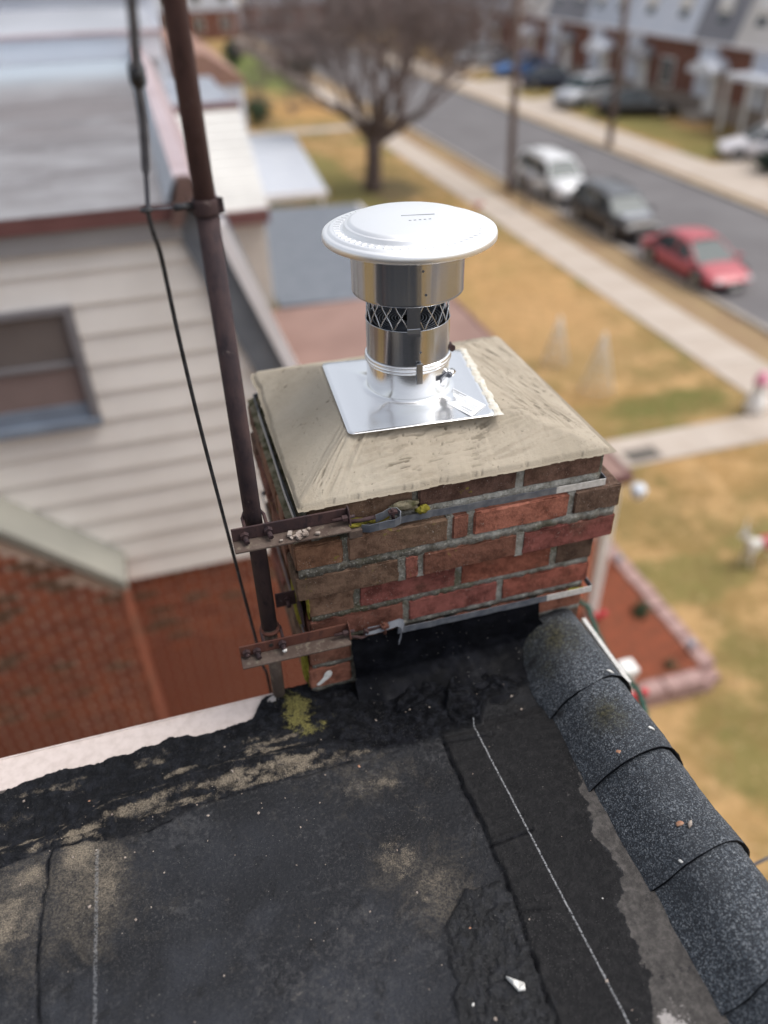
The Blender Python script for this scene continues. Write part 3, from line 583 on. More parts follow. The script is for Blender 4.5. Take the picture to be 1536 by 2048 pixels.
# grit lying on the roof
m = MB()
for i in range(170):
    x = rnd.uniform(-.5, .56); y = rnd.uniform(.3, 1.07); r = rnd.choice((.0007, .0009, .0012, .0016)) * rnd.uniform(.7, 1.4)
    if rnd.random() < .5 and y < .85: continue
    j = int((x + .66) / .003); k = int((y - .26) / .003); z = ZD + H[k, j] + r * .4
    a = rnd.uniform(0, 6.28); u = Vector((math.cos(a), math.sin(a), .2)) * r; v = Vector((-math.sin(a), math.cos(a), .1)) * r * rnd.uniform(.5, 1)
    m.obox((x, y, z), u, v, (0, 0, r * .5))
tag(m.obj('grit', M['chip'], base=(0, .7, ZD)), kind='stuff', label='pale grit grains scattered over the black roof', cat='grit')
def deck_z(x, y): return ZD + H[int(np.clip((y - .26) / .003, 0, H.shape[0] - 1)), int(np.clip((x + .66) / .003, 0, H.shape[1] - 1))]
def flake(name, x, y, z, r, mat, label, cat, seed, asp=1.0, ang=0, group=None, th=.3, nrm=None):
    q = random.Random(seed); m = MB(); n = 9; pr = []
    for k in range(n):
        a = 2 * math.pi * k / n; rr = r * q.uniform(.6, 1.1); u, v = rr * math.cos(a), rr * math.sin(a) * asp
        pr.append((u * math.cos(ang) - v * math.sin(ang), u * math.sin(ang) + v * math.cos(ang)))
    nx = nrm or (0, 0)
    P = lambda p, h, s=1.0: (x + p[0] * s, y + p[1] * s, z + h - nx[0] * p[0] * s - nx[1] * p[1] * s)
    vs_ = [P(p, -.0006) for p in pr] + [P(p, r * th * q.uniform(.3, .6), .8) for p in pr] + [P((0, 0), r * th)]
    fs = [(k, (k + 1) % n, n + (k + 1) % n, n + k) for k in range(n)] + [(n + k, n + (k + 1) % n, 2 * n) for k in range(n)] + [tuple(range(n))[::-1]]
    m.add(vs_, fs, 0, True); return tag(m.obj(name, mat, base=(x, y, z)), label, cat, group)
# crumpled scrap
m = MB(); q = random.Random(5)
pts = [(.305, .475), (.312, .452), (.318, .440), (.330, .437), (.333, .449), (.322, .457), (.313, .468)]
top = [(x, y, deck_z(x, y) + q.uniform(.004, .010)) for x, y in pts]; bot = [(x, y, deck_z(x, y) - .001) for x, y in pts]; n = len(pts)
m.add(bot + top + [(.320, .449, deck_z(.32, .449) + .004), (.313, .458, deck_z(.31, .458) + .012), (.325, .444, deck_z(.32, .44) + .011)],
      [(k, (k + 1) % n, n + (k + 1) % n, n + k) for k in range(n)] + [(n + 6, n, 15), (n, n + 1, 15), (n + 1, 14, 15), (n + 1, n + 2, 14), (n + 2, n + 3, 16), (14, n + 2, 16), (n + 3, n + 4, 16), (n + 4, n + 5, 14), (14, 16, n + 4), (n + 5, n + 6, 15), (14, n + 5, 15)], 0)
m.v = [((v_[0] - .32) * .8 + .32, (v_[1] - .452) * .72 + .452 + q.uniform(-.001, .001), v_[2]) for v_ in m.v]
tag(m.obj('paper_scrap', M['white_bit'], base=(.32, .45, ZD)), 'crumpled white scrap stuck on the lumpy tar patch', 'scrap')
for i, (x, y, r, mt, lb, ct) in enumerate((
        (-.111, .659 + .235, .0042, 'chip', 'pale pebble on the dark roof below the dusty ridge, left of centre', 'pebble'),
        (-.117, .603, .0028, 'chip', 'small pale pebble low on the open roof field', 'pebble'),
        (.189, .913, .0040, 'leaf_bit', 'tan leaf crumb just below the tar in front of the chimney', 'leaf crumb'),
        (-.326, .991, .0030, 'leaf_bit', 'tan crumb on the tarred strip near the left frame edge', 'leaf crumb'),
        (-.324, .781, .0050, 'chip', 'yellowish pebble on the dusty patch beside the left seam', 'pebble'),
        (.515, .535, .0022, 'white_bit', 'tiny white pebble right of the long chalk line', 'pebble'),
        (.282, .555, .0030, 'leaf_bit', 'brown crumb at the top of the lumpy tar patch', 'leaf crumb'),
        (.245, .448, .0035, 'white_bit', 'small white flake at the left rim of the lumpy tar patch', 'flake'),
        (.27, .42, .0042, 'chip', 'beige flake low on the lumpy tar patch', 'flake'),
        (.55, .985, .0045, 'chip', 'pale flake on the round tar spot beside the first shingle', 'flake'))):
    flake('pebble' if 'pebble' in ct else ct.replace(' ', '_'), x, y, deck_z(x, y), r, M[mt], lb, ct, i + 3, .75, i)

# ================================================================== CAP SHINGLES over the front parapet
pf = np.array([(.598, -1.328), (.604, -1.314), (.622, -1.292), (.641, -1.269), (.658, -1.252), (.680, -1.241), (.706, -1.236), (.732, -1.236), (.750, -1.246), (.767, -1.268), (.780, -1.296), (.790, -1.330), (.795, -1.37)])
ppt = np.concatenate([[0], np.cumsum(np.hypot(*np.diff(pf, axis=0).T))]); ppt /= ppt[-1]
par = thing('parapet', (.70, .3, -1.4), 'front parapet capped with curved dark grey granule shingles', 'parapet')
MB().box(.625, .775, -7, 1.10, -1.6, -1.29).obj('core', M['tar'], par)
def cap_shingle(y0, y1, seed, lift=1.0):
    """y0: the exposed lower (near) end, y1: the far end tucked under the next one"""
    nu, nv = 64, 90
    u = np.linspace(0, 1, nu); v = np.linspace(0, 1, nv); U, V = np.meshgrid(u, v)
    px_, pz_ = np.interp(U, ppt, pf[:, 0]), np.interp(U, ppt, pf[:, 1])
    e = 1e-3; tx = np.interp(np.clip(U + e, 0, 1), ppt, pf[:, 0]) - np.interp(np.clip(U - e, 0, 1), ppt, pf[:, 0]); tz = np.interp(np.clip(U + e, 0, 1), ppt, pf[:, 1]) - np.interp(np.clip(U - e, 0, 1), ppt, pf[:, 1])
    L = np.hypot(tx, tz); nx, nz = -tz / L, tx / L
    for _ in range(3): nx[:, 1:-1] = (nx[:, :-2] + nx[:, 1:-1] * 2 + nx[:, 2:]) / 4; nz[:, 1:-1] = (nz[:, :-2] + nz[:, 1:-1] * 2 + nz[:, 2:]) / 4
    yy = y0 + (y1 - y0) * V + (vn(U * 6, U * 0, seed) - .5) * .007 * (1 - V) + (U - .5) * .008 * math.sin(seed * 2.3)
    off = .0005 + .0085 * (1 - V) * lift + (fbm(px_ * 40, yy * 40, seed, 4) - .5) * .0030 + (fbm(px_ * 11, yy * 11, seed + 9, 2) - .5) * .007 + (fbm(px_ * 220 + 5, yy * 220, seed + 3, 2) - .5) * .0012
    off = off + .0045 * np.exp(-(V / .05) ** 2) * (vn(U * 5, U * 0, seed + 5) - .15) * sstep(.0, .4, U)
    Xc, Zc = px_ + nx * off, pz_ + nz * off
    stain = np.zeros_like(U)
    for (sy, sx, ry, rx, k) in ((1.05, .68, .05, .045, .9), (1.085, .64, .03, .035, .7), (.828, .682, .035, .028, .95), (1.00, .64, .03, .02, .5)):
        stain = np.maximum(stain, k * np.exp(-((yy - sy) / ry) ** 2 - ((px_ - sx) / rx) ** 2) * (.35 + .9 * fbm(px_ * 60, yy * 60, 7, 4)))
    tarry = np.maximum(.9 * np.exp(-((yy - .895) / .010) ** 2 - ((px_ - .618) / .010) ** 2), .8 * np.exp(-((yy - 1.035) / .012) ** 2 - ((px_ - .622) / .012) ** 2))
    tarry = np.maximum(tarry, .9 * sstep(1.10, 1.125, yy + (fbm(px_ * 30, yy * 30, 2, 3) - .5) * .03))
    top = grid_obj('shingle', Xc, yy, Zc, M['granule'], par, attrs={'m': np.stack([np.clip(stain * 1.2, 0, 1), tarry, stain * 0], -1)})
    top.data.materials.append(M['tar']); md = top.modifiers.new('thick', 'SOLIDIFY'); md.thickness = .0055; md.offset = -1; md.material_offset_rim = 1  # cut edge coloured black, standing in for the shadow line beneath it
    return top
# lower end of each shingle lies over the next nearer one: the far piece overlaps the near piece
cap_shingle(.905, 1.135, 1); cap_shingle(.722, .925, 2); cap_shingle(.523, .742, 3); cap_shingle(.325, .543, 4); cap_shingle(.13, .345, 5)
for k in range(12): 
    if k < 4: cap_shingle(.13 - .2 * (k + 1), .15 - .2 * k, 8 + k)
PZ = lambda x: float(np.interp(x, pf[:, 0], pf[:, 1]))
for i, (x, y, r, mt, lb, ct, asp) in enumerate((
        (.735, .918, .0060, 'white_bit', 'white bird dropping on the first cap shingle, just above its lower edge', 'bird dropping', .45),
        (.738, .768, .0055, 'white_bit', 'white bird dropping high on the second cap shingle', 'bird dropping', .45),
        (.655, .748, .0048, 'leaf_bit', 'orange leaf crumb on the second cap shingle', 'leaf crumb', .8),
        (.676, .580, .0045, 'leaf_bit', 'orange leaf crumb on the third cap shingle', 'leaf crumb', .7),
        (.690, .572, .0055, 'chip', 'pale crumb beside the leaf crumb on the third cap shingle', 'crumb', .5),
        (.648, .527, .0040, 'white_bit', 'small white flake at the third shingle edge', 'flake', .5))):
    s = (PZ(x + .01) - PZ(x - .01)) / .02
    flake(ct.replace(' ', '_'), x, y, PZ(x) + .0090, r * 1.6, M[mt], lb, ct, 50 + i, asp, -.6 if 'bird' in ct else i, None, .3, (-s, 0))
# rake metal, gutter and garland beyond the parapet
tag(MB().box(.812, .822, .95, 1.16, -1.36, -1.325).obj('flashing_strip', M['band_white'], base=(.82, 1.0, -1.4)), 'thin pale metal strip showing past the first cap shingle', 'flashing')
gt = thing('gutter', (1.22, 1.0, -1.95), 'white gutter running along the front below the cap shingles', 'gutter')
m = MB(); prof = [(1.06, -1.92), (1.065, -2.0), (1.09, -2.02), (1.130, -2.0), (1.142, -1.92), (1.132, -1.92), (1.122, -1.99), (1.09, -2.01), (1.075, -1.99), (1.07, -1.92)]
m.prism([(x, 1.60, z) for x, z in prof], (0, -6, 0)); m.obj('trough', M['white_paint'], gt); MB().box(1.10, 1.180, 1.44, 1.605, -1.99, -1.925).obj('end_box', M['concrete'], gt, bevel=.006)
gl = thing('garland', (1.26, 1.5, -1.95), 'dark green garland hung along the white gutter beside the cap shingles', 'garland')
m = MB(); q = random.Random(3); path = [(1.195, 1.80, -1.92), (1.24, 1.74, -1.94), (1.232, 1.66, -1.98), (1.215, 1.56, -1.98), (1.218, 1.47, -1.98), (1.228, 1.37, -1.98), (1.20, 1.28, -1.99), (1.15, 1.1, -2.0), (1.14, .5, -2.0)]
for (a, b) in zip(path[:-1], path[1:]):
    a, b = Vector(a), Vector(b); n = int((b - a).length * 1500)
    for k in range(n):
        p = a.lerp(b, q.random()); d = Vector((q.gauss(0, 1), q.gauss(0, 1), q.gauss(0, 1))).normalized(); r = q.uniform(.012, .026)
        s = d.orthogonal().normalized() * .0016
        m.add([p - s, p + s, p + d * r], [(0, 1, 2)])
m.obj('needles', M['garland'], gl); gl.children[0]['kind'] = 'stuff'
MB().tube(path, .009, 6).obj('wire_core', M['garland'], gl)

# ================================================================== CHIMNEY
ch = thing('chimney', (.46, 1.40, -1.316), 'weathered red brick chimney with a sloped cement crown at the roof corner', 'chimney')
MB().box(.166, .772, 1.126, 1.666, -1.55, -.82).obj('mortar_core', M['mortar'], ch)
PAL = dict(a=(.27, .088, .062), b=(.21, .085, .062), c=(.18, .105, .076), d=(.29, .115, .078), e=(.235, .080, .066), f=(.125, .075, .056), g=(.26, .125, .082), h=(.31, .115, .082), k=(.20, .12, .082))
def near_brick(x0, x1, y0, y1, z0, z1, col, seed, lich=0):
    q = random.Random(seed); m = bmesh.new()
    nx, ny, nz = max(2, int((x1 - x0) / .014)), max(2, int((y1 - y0) / .03)), 4
    def lat(a, b, n): e = .0028; return [a, a + e] + [a + (b - a) * k / n for k in range(1, n)] + [b - e, b]
    Xs_, Ys_, Zs_ = lat(x0, x1, nx), lat(y0, y1, ny), lat(z0, z1, nz); V_ = {}
    def vert(i, j, k):
        if (i, j, k) in V_: return V_[(i, j, k)]
        x, y, z = Xs_[i], Ys_[j], Zs_[k]; cx, cy, cz = (x0 + x1) / 2, (y0 + y1) / 2, (z0 + z1) / 2
        ex = (i in (0, len(Xs_) - 1)) + (j in (0, len(Ys_) - 1)) + (k in (0, len(Zs_) - 1))
        if ex >= 2:
            s = .0022 + .0022 * q.random() if q.random() > .16 else .007 * q.random() + .003
            if i in (0, len(Xs_) - 1): x += s * .7 * (1 if x < cx else -1)
            if j in (0, len(Ys_) - 1): y += s * .7 * (1 if y < cy else -1)
            if k in (0, len(Zs_) - 1): z += s * .7 * (1 if z < cz else -1)
        g = .0006; x += q.uniform(-g, g); y += q.uniform(-g, g) * 1.6; z += q.uniform(-g, g)
        V_[(i, j, k)] = m.verts.new((x, y, z)); return V_[(i, j, k)]
    A, B_, D_ = len(Xs_) - 1, len(Ys_) - 1, len(Zs_) - 1
    for i in range(A):
        for k in range(D_):
            m.faces.new([vert(i, 0, k), vert(i + 1, 0, k), vert(i + 1, 0, k + 1), vert(i, 0, k + 1)]); m.faces.new([vert(i, B_, k), vert(i, B_, k + 1), vert(i + 1, B_, k + 1), vert(i + 1, B_, k)])
        for j in range(B_):
            m.faces.new([vert(i, j, 0), vert(i, j + 1, 0), vert(i + 1, j + 1, 0), vert(i + 1, j, 0)]); m.faces.new([vert(i, j, D_), vert(i + 1, j, D_), vert(i + 1, j + 1, D_), vert(i, j + 1, D_)])
    for j in range(B_):
        for k in range(D_):
            m.faces.new([vert(0, j, k), vert(0, j, k + 1), vert(0, j + 1, k + 1), vert(0, j + 1, k)]); m.faces.new([vert(A, j, k), vert(A, j + 1, k), vert(A, j + 1, k + 1), vert(A, j, k + 1)])
    b = BASE[ch.name]; c = Vector(((x0 + x1) / 2, (y0 + y1) / 2, (z0 + z1) / 2))
    for v in m.verts: v.co -= c
    me = bpy.data.meshes.new('brick'); m.to_mesh(me); m.free(); me.materials.append(M['brick_moss'] if lich else M['brick'])
    me.polygons.foreach_set('use_smooth', [True] * len(me.polygons)); me.set_sharp_from_angle(angle=math.radians(28))
    o = link('brick', me, ch); o.location = c - b
    j = q.uniform(.85, 1.15); o.color = (col[0] * j, col[1] * j * q.uniform(.95, 1.1), col[2] * j, 1)
    o.rotation_euler = (q.uniform(-.006, .006), q.uniform(-.006, .006), q.uniform(-.008, .008)); return o
YB = 1.672
courses = [  # z0, z1, y front, x left, x right, bricks on the front (x0,x1,colour)
    (-.867, -.811, 1.120, .166, .768, [(.168, .369, 'c'), (.381, .583, 'f'), (.596, .764, 'c')]),
    (-.949, -.894, 1.104, .134, .812, [(.134, .226, 'g'), (.236, .436, 'k'), (.446, .479, 'b'), (.491, .695, 'h'), (.708, .812, 'f')]),
    (-1.026, -.970, 1.104, .130, .810, [(.130, .336, 'c'), (.348, .376, 'e'), (.387, .588, 'b'), (.601, .810, 'e')]),
    (-1.090, -1.036, 1.120, .152, .779, [(.152, .246, 'k'), (.257, .463, 'e'), (.475, .680, 'a'), (.691, .779, 'f')]),
    (-1.158, -1.104, 1.120, .150, .778, [(.150, .350, 'b'), (.361, .561, 'e'), (.572, .778, 'a')]),
    (-1.229, -1.174, 1.120, .143, .774, [(.143, .232, 'b'), (.243, .443, 'c'), (.455, .645, 'b'), (.657, .772, 'd')]),
    (-1.298, -1.241, 1.120, .137, .774, [(.137, .229, 'd'), (.241, .441, 'c'), (.455, .645, 'b'), (.657, .772, 'c')]),
    (-1.366, -1.310, 1.120, .137, .774, [(.137, .338, 'b'), (.350, .550, 'c'), (.562, .772, 'b')])]
sd = 100
for ci, (z0, z1, yf, xl_, xr_, row) in enumerate(courses):
    yb = YB + (1.12 - yf)
    for (a, b_, c_) in row:
        sd += 1; near_brick(a, b_, yf, yf + .092, z0, z1, PAL[c_], sd, ci in (0, 1, 2) and a < .46)
        near_brick(a, b_, yb - .092, yb, z0, z1, PAL[rnd.choice('abcefk')], sd + 500)
    cuts = [yf + .103, yf + .103 + (.09 if ci % 2 else .195)]
    while cuts[-1] + .212 < yb - .103: cuts.append(cuts[-1] + .205)
    cuts.append(yb - .103)
    for s0, s1 in zip(cuts[:-1], cuts[1:]):
        if s1 - s0 < .03: continue
        sd += 1
        near_brick(xl_, xl_ + .092, s0 + .005, s1 - .005, z0, z1, PAL[rnd.choice('abcgkf')], sd, 1); near_brick(xr_ - .092, xr_, s0 + .005, s1 - .005, z0, z1, PAL[rnd.choice('abce')], sd + 700)
# mortar beds: ragged joint lines between the courses, proud of the core
def bed(x0, x1, y0, y1, z0, z1, seed, mat):
    n = max(6, int(max(x1 - x0, y1 - y0) / .006)); q = np.arange(n + 1) / n; alongx = (x1 - x0) > (y1 - y0)
    dep = (fbm(q * n * .5, q * 0 + seed, seed, 3) - .5) * .007; hz = (fbm(q * n * .45, q * 0 + seed + 4, seed, 3) - .5) * .004
    m = MB(); vv = []
    for i, t_ in enumerate(q):
        if alongx:
            x = x0 + (x1 - x0) * t_; vv += [(x, y0 + dep[i], z0 - hz[i]), (x, y0 + dep[i], z1 + hz[i]), (x, y0 + .03, z1), (x, y0 + .03, z0)]
        else:
            y = y0 + (y1 - y0) * t_; vv += [(x0 + dep[i], y, z0 - hz[i]), (x0 + dep[i], y, z1 + hz[i]), (x0 + .03, y, z1), (x0 + .03, y, z0)]
    fs = [(i * 4 + k, i * 4 + (k + 1) % 4, (i + 1) * 4 + (k + 1) % 4, (i + 1) * 4 + k) for i in range(n) for k in range(4)]
    m.add(vv, fs, 0, True); return m.obj('mortar_joint', mat, ch)
for i in range(len(courses) - 1):
    z1, z0 = courses[i][0], courses[i + 1][1]; yf = max(courses[i][2], courses[i + 1][2]) + .003
    if i in (0, 1): yf = 1.107 if i == 1 else 1.118
    xa = max(courses[i][3], courses[i + 1][3]); xb = min(courses[i][4], courses[i + 1][4])
    bed(xa + .004, xb - .004, yf, yf + .03, z0 - .001, z1 + .001, i + 3, M['mortar']); bed(xa + .004, xa + .03, yf + .02, 1.66, z0 - .001, z1 + .001, i + 33, M['mortar'])
for ci, (z0, z1, yf, xl_, xr_, row) in enumerate(courses[:5]):
    for (a, b_, c_), (a2, b2, c2) in zip(row[:-1], row[1:]): bed(b_ - .001, b_ - .001 + (a2 - b_) + .002, yf + .004, yf + .03, z0, z1, ci * 9 + 70, M['mortar']) if False else MB().box(b_ - .002, a2 + .002, yf + .003 + rnd.uniform(-.002, .002), yf + .06, z0 - .002, z1 + .002).obj('mortar_joint', M['mortar'], ch)
    z = z0
# mortar slope on top of the corbelled ledge, with moss
m = MB(); nn_ = 60
yy = np.linspace(1.112, 1.70, 120); xx = np.linspace(.136, .172, 10); XX, YY = np.meshgrid(xx, yy)
ZZ = -.889 + (XX - .136) * .25 + (fbm(XX * 120, YY * 120, 5, 4) - .4) * .011
grid_obj('ledge_mortar', XX, YY, ZZ, M['lichen'], ch)
for (cx, cy, cz, rx, ry, rz, k) in ((.245, 1.106, -.862, .030, .010, .008, 1), (.20, 1.108, -.868, .03, .008, .006, 2), (.30, 1.108, -.866, .02, .006, .005, 3), (.385, 1.108, -.862, .014, .006, .008, 4), (.352, 1.108, -.846, .03, .006, .01, 5), (.150, 1.112, -1.0, .004, .006, .07, 6),
                                     (.142, 1.20, -1.10, .008, .03, .08, 7), (.135, 1.15, -1.25, .006, .025, .05, 8), (.175, 1.11, -1.165, .03, .006, .006, 9), (.75, 1.110, -1.172, .022, .008, .004, 10)):
    u = np.linspace(0, 2 * np.pi, 26); v = np.linspace(0.02, np.pi - .02, 14); U, V = np.meshgrid(u, v)
    f = .6 + .8 * vn(np.cos(U) * 3 + k * 9, V * 3 + np.sin(U) * 2, k)
    f[:, -1] = f[:, 0]
    grid_obj('moss_clump', cx + rx * f * np.cos(U) * np.sin(V), cy + ry * f * np.sin(U) * np.sin(V), cz + rz * f * np.cos(V), M['moss'] if k not in (5,) else M['lichen'], ch)
# crown
xs = np.arange(.150, .792, .002); ys = np.arange(1.100, 1.690, .002); X2, Y2 = np.meshgrid(xs, ys)
Lx = .158 + .004 * np.sin(Y2 * 9) + (fbm(Y2 * 20, Y2 * 0, 3, 3) - .5) * .008; Rx = .776 + .012 * (Y2 - 1.1) + (fbm(Y2 * 18, Y2 * 0, 4, 3) - .5) * .006
Fy = 1.1165 + (fbm(X2 * 26, X2 * 0, 6, 4) - .5) * .008; By = 1.680 + (fbm(X2 * 18, X2 * 0, 7, 3) - .5) * .006
rxn = np.minimum.reduce([(X2 - Lx) / .120, (Rx - X2) / .190, (Y2 - Fy) / .105, (By - Y2) / .165])
a_ = [(X2 - Lx) / .120, (Rx - X2) / .190, (Y2 - Fy) / .105, (By - Y2) / .165]
k_ = 42.0; smin = -np.log(sum(np.exp(-k_ * np.clip(t_, -.4, 3)) for t_ in a_)) / k_
s_ = np.clip(smin, 0, 1.3); prof_ = np.minimum(1, s_ ** .97)
Hc = prof_ * .0705
# trowel strokes
def strokes(x, y, ang, sc, st, seed):
    u = x * math.cos(ang) + y * math.sin(ang); v = -x * math.sin(ang) + y * math.cos(ang)
    v = v + (fbm(x * 6, y * 6, seed, 2) - .5) * .03
    n = fbm(u * sc / st, v * sc, seed, 3); return n
side_f = np.argmin(np.stack(a_), 0)
arc = fbm((np.hypot(X2 - .56, (Y2 - 1.36) * 1.2)) * 95, np.arctan2(Y2 - 1.36, X2 - .56) * 5, 12, 3)
wF = sstep(.20, .08, Y2 - 1.10) * sstep(.20, .34, X2) * (.35 + .65 * sstep(.3, .6, fbm(X2 * 7, Y2 * 12, 71, 3))); wD = sstep(.12, .0, np.abs((X2 - .17) - (Y2 - 1.11) * 1.05)) * sstep(.40, .28, X2); wR = sstep(.58, .66, X2) * sstep(1.16, 1.22, Y2)
gr = wF * (.5 * strokes(X2, Y2, .10, 230, 16, 14) + .5 * strokes(X2, Y2, .22, 150, 12, 19)) + wD * strokes(X2, Y2, .85, 210, 14, 15) + wR * strokes(X2, Y2, 1.9, 190, 12, 18)
tear = np.maximum.reduce([sstep(.655, .72, strokes(X2, Y2, .12, 240, 12, 24)) * wF, sstep(.66, .74, strokes(X2, Y2, 2.0, 210, 6, 26)) * wR, sstep(.76, .84, strokes(X2, Y2, .85, 200, 9, 28)) * wD])
tear = np.maximum(tear * sstep(.34, .5, fbm(X2 * 13, Y2 * 13, 35, 3)), .9 * sstep(.80, .86, fbm(X2 * 130, Y2 * 130, 36, 2)) * sstep(.5, .62, fbm(X2 * 9, Y2 * 9, 37, 3)))
act = sstep(0.03, .15, smin)
Hc += ((gr - .5) * .0105 * np.clip(wF + wD * .8 + wR * .7, 0, 1) - tear * .0026) * act + (fbm(X2 * 9, Y2 * 9, 44, 3) - .5) * .006 * act + (fbm(X2 * 160, Y2 * 160, 45, 2) - .5) * .0007
Hc = np.where(smin < 0, -.008, Hc)
Hc = np.where((smin < .02) & (smin >= 0), Hc - .002, Hc)
Z2 = -.808 + Hc
Z2 = np.where(poly_sd(X2, Y2, [(.268, 1.200), (.566, 1.182), (.610, 1.490), (.286, 1.524)]) < 0, np.minimum(Z2, -.7375), Z2)
cr = grid_obj('cement_crown', X2, Y2, Z2, M['crown'], ch, attrs={'m': np.stack([np.clip(tear * .72 * act + (smin < .0) * .3, 0, 1)] + [np.where(act * np.clip(wF + wD + wR, 0, 1) > .02, .5 + (gr / np.maximum(np.clip(wF + wD + wR, .25, 2), .25) - .5) * np.clip(wF + wD + wR, 0, 1) * 1.3, .5), tear * 0], -1)})
keep = (smin >= -.09)
bmc = bmesh.new(); bmc.from_mesh(cr.data); bmc.verts.ensure_lookup_table(); kk = keep.ravel()
bmesh.ops.delete(bmc, geom=[v for i, v in enumerate(bmc.verts) if not kk[i]], context='VERTS'); bmc.to_mesh(cr.data); bmc.free()
# black flashing apron running down from the lower strap
u = np.linspace(0, 1, 150); v = np.linspace(0, 1, 70); U, V = np.meshgrid(u, v)
xa = .231 + (fbm(V * 9, V * 0, 3, 3) - .5) * .006; xb = np.interp(V, [0, .3, .55, 1], [.655, .66, .70, .72]); XA = xa + (xb - xa) * U
yA = 1.104 - .010 * V - .10 * sstep(.55, 1, V) ** 1.5; zA = -1.160 - .152 * np.minimum(1, V / .86) ** .95 + 0 * U
fo = .09 + .07 * sstep(.1, .6, U) + (fbm(U * 6, U * 0, 61, 4) - .5) * .10; yA = 1.104 - .012 * V - fo * np.clip((V - .52) / .48, 0, 1) ** 1.35; zA = -1.160 - .128 * np.clip(V / .60, 0, 1) - .028 * np.clip((V - .60) / .3, 0, 1) ** .8 - .030 * sstep(.84, 1, V)
nA = (fbm(XA * 9, zA * 9 + yA * 9, 3, 3) - .5) * .022 + (1 - np.abs(2 * fbm(XA * 16, zA * 16 + yA * 16, 13, 3) - 1) - .6) * .016 * sstep(.25, .5, U) * sstep(.35, .6, V)
zA = zA - .03 * sstep(.12, 0, U) * sstep(.5, .9, V)
grid_obj('flashing', XA, yA - np.abs(nA) * .7 * sstep(0, .2, V), zA + nA * .4 * sstep(.5, .9, V) + (fbm(XA * 12, XA * 0, 3, 3) - .5) * .006, M['tar'], ch)
tag(flake('smear', .172, 1.117, -1.268, .010, M['white_bit'], 'pale sealant smear on the lowest brick at the chimney corner', 'smear', 91), None)
o = bpy.data.objects['smear']; bpy.data.objects.remove(o)
sm = MB(); pts = [(.150, -1.287), (.158, -1.278), (.166, -1.270), (.170, -1.258), (.176, -1.252), (.184, -1.252), (.187, -1.260), (.183, -1.270), (.174, -1.277), (.166, -1.283), (.157, -1.290)]
sm.prism([(x, 1.1195, z) for x, z in pts], (0, -.0022, 0)).obj('sealant_smear', M['white_bit'], ch, bevel=.0008)
# ================================================================== STRAPS round the chimney
def strap(z, yf, xl_, xr_, x0, label, seed, hh):
    t = thing('steel_strap', (.46, yf, z), label, 'strap')
    q = random.Random(seed)
    pts = [(x0 + (xr_ - .11 - x0) * k / 14, yf + q.uniform(-.0006, .0006), z + q.uniform(-.001, .001) - .004 * k / 14) for k in range(15)]
    MB().ribbon(pts, (0, 0, hh), .0016).obj('band', M['band'], t)
    MB().ribbon([(xr_ - .1095, yf, z - .004), (xr_ - .05, yf - .0006, z - .005), (xr_ - .001, yf, z - .006)], (0, 0, hh), .0016).obj('band', M['band_white'], t, label='pale stretch of the strap near the corner')
    MB().ribbon([(xr_ + .0005, yf + .002, z - .006), (xr_ + .0015, yf + .012, z - .006), (xr_ + .0015, 1.69, z), (xl_ + .2, 1.698, z), (xl_ - .006, 1.69, z), (xl_ - .006, 1.30, z - .002), (xl_ - .004, yf + .03, z)], (0, 0, hh), .0016).obj('band', M['band'], t)
    return t
s1 = strap(-.877, 1.1085, .158, .775, .335, 'upper grey steel strap pulled tight just under the cement crown', 4, .0075)
s2 = strap(-1.161, 1.1000, .145, .782, .330, 'lower grey steel strap above the black flashing', 5, .0080)
# bright edge of the upper strap standing off the left side
MB().ribbon([(.149, 1.14, -.868), (.147, 1.25, -.872), (.149, 1.4, -.873), (.150, 1.6, -.874)], (0, 0, .006), .0014).obj('band', M['band_white'], s1)
# loops at the strap ends
MB().ribbon([(.262, 1.094, -.868), (.275, 1.086, -.866), (.292, 1.082, -.862), (.308, 1.083, -.862), (.322, 1.081, -.861), (.333, 1.083, -.858), (.337, 1.092, -.853), (.332, 1.101, -.850), (.318, 1.104, -.850), (.305, 1.100, -.853), (.290, 1.098, -.855)], (0, 0, .0085), .0016).obj('loop', M['band'], s1)
MB().tube([(.322, 1.092, -.862), (.322, 1.092, -.836)], .0035, 8).box(.314, .330, 1.088, 1.098, -.846, -.841).obj('bolt', M['rust'], s1)
MB().tube([(.231, 1.10, -.850), (.262, 1.099, -.853), (.290, 1.10, -.853)], .0042, 8).obj('hook_bolt', M['rust'], s1)
MB().box(.236, .262, 1.088, 1.106, -.884, -.866).obj('shim', M['debris_flange'], s1, bevel=.002)
MB().ribbon([(.262, 1.096, -1.137), (.285, 1.094, -1.136), (.31, 1.094, -1.133), (.330, 1.095, -1.131), (.337, 1.091, -1.133), (.338, 1.088, -1.142), (.334, 1.086, -1.152), (.330, 1.084, -1.163), (.329, 1.082, -1.172)], (.004, .004, .0065), .0016).obj('loop', M['band'], s2)
MB().ribbon([(.255, 1.096, -1.139), (.28, 1.095, -1.138), (.305, 1.095, -1.136)], (0, 0, .008), .003).obj('clip', M['rust'], s2)
MB().tube([(.300, 1.093, -1.152), (.300, 1.093, -1.122)], .0038, 8).box(.292, .308, 1.087, 1.099, -1.133, -1.127).obj('bolt', M['rust_red'], s2)
MB().tube([(.222, 1.10, -1.146), (.240, 1.097, -1.146), (.250, 1.094, -1.150), (.262, 1.094, -1.146), (.264, 1.095, -1.136), (.256, 1.096, -1.130)], .0032, 8).obj('hook_bolt', M['rust'], s2)

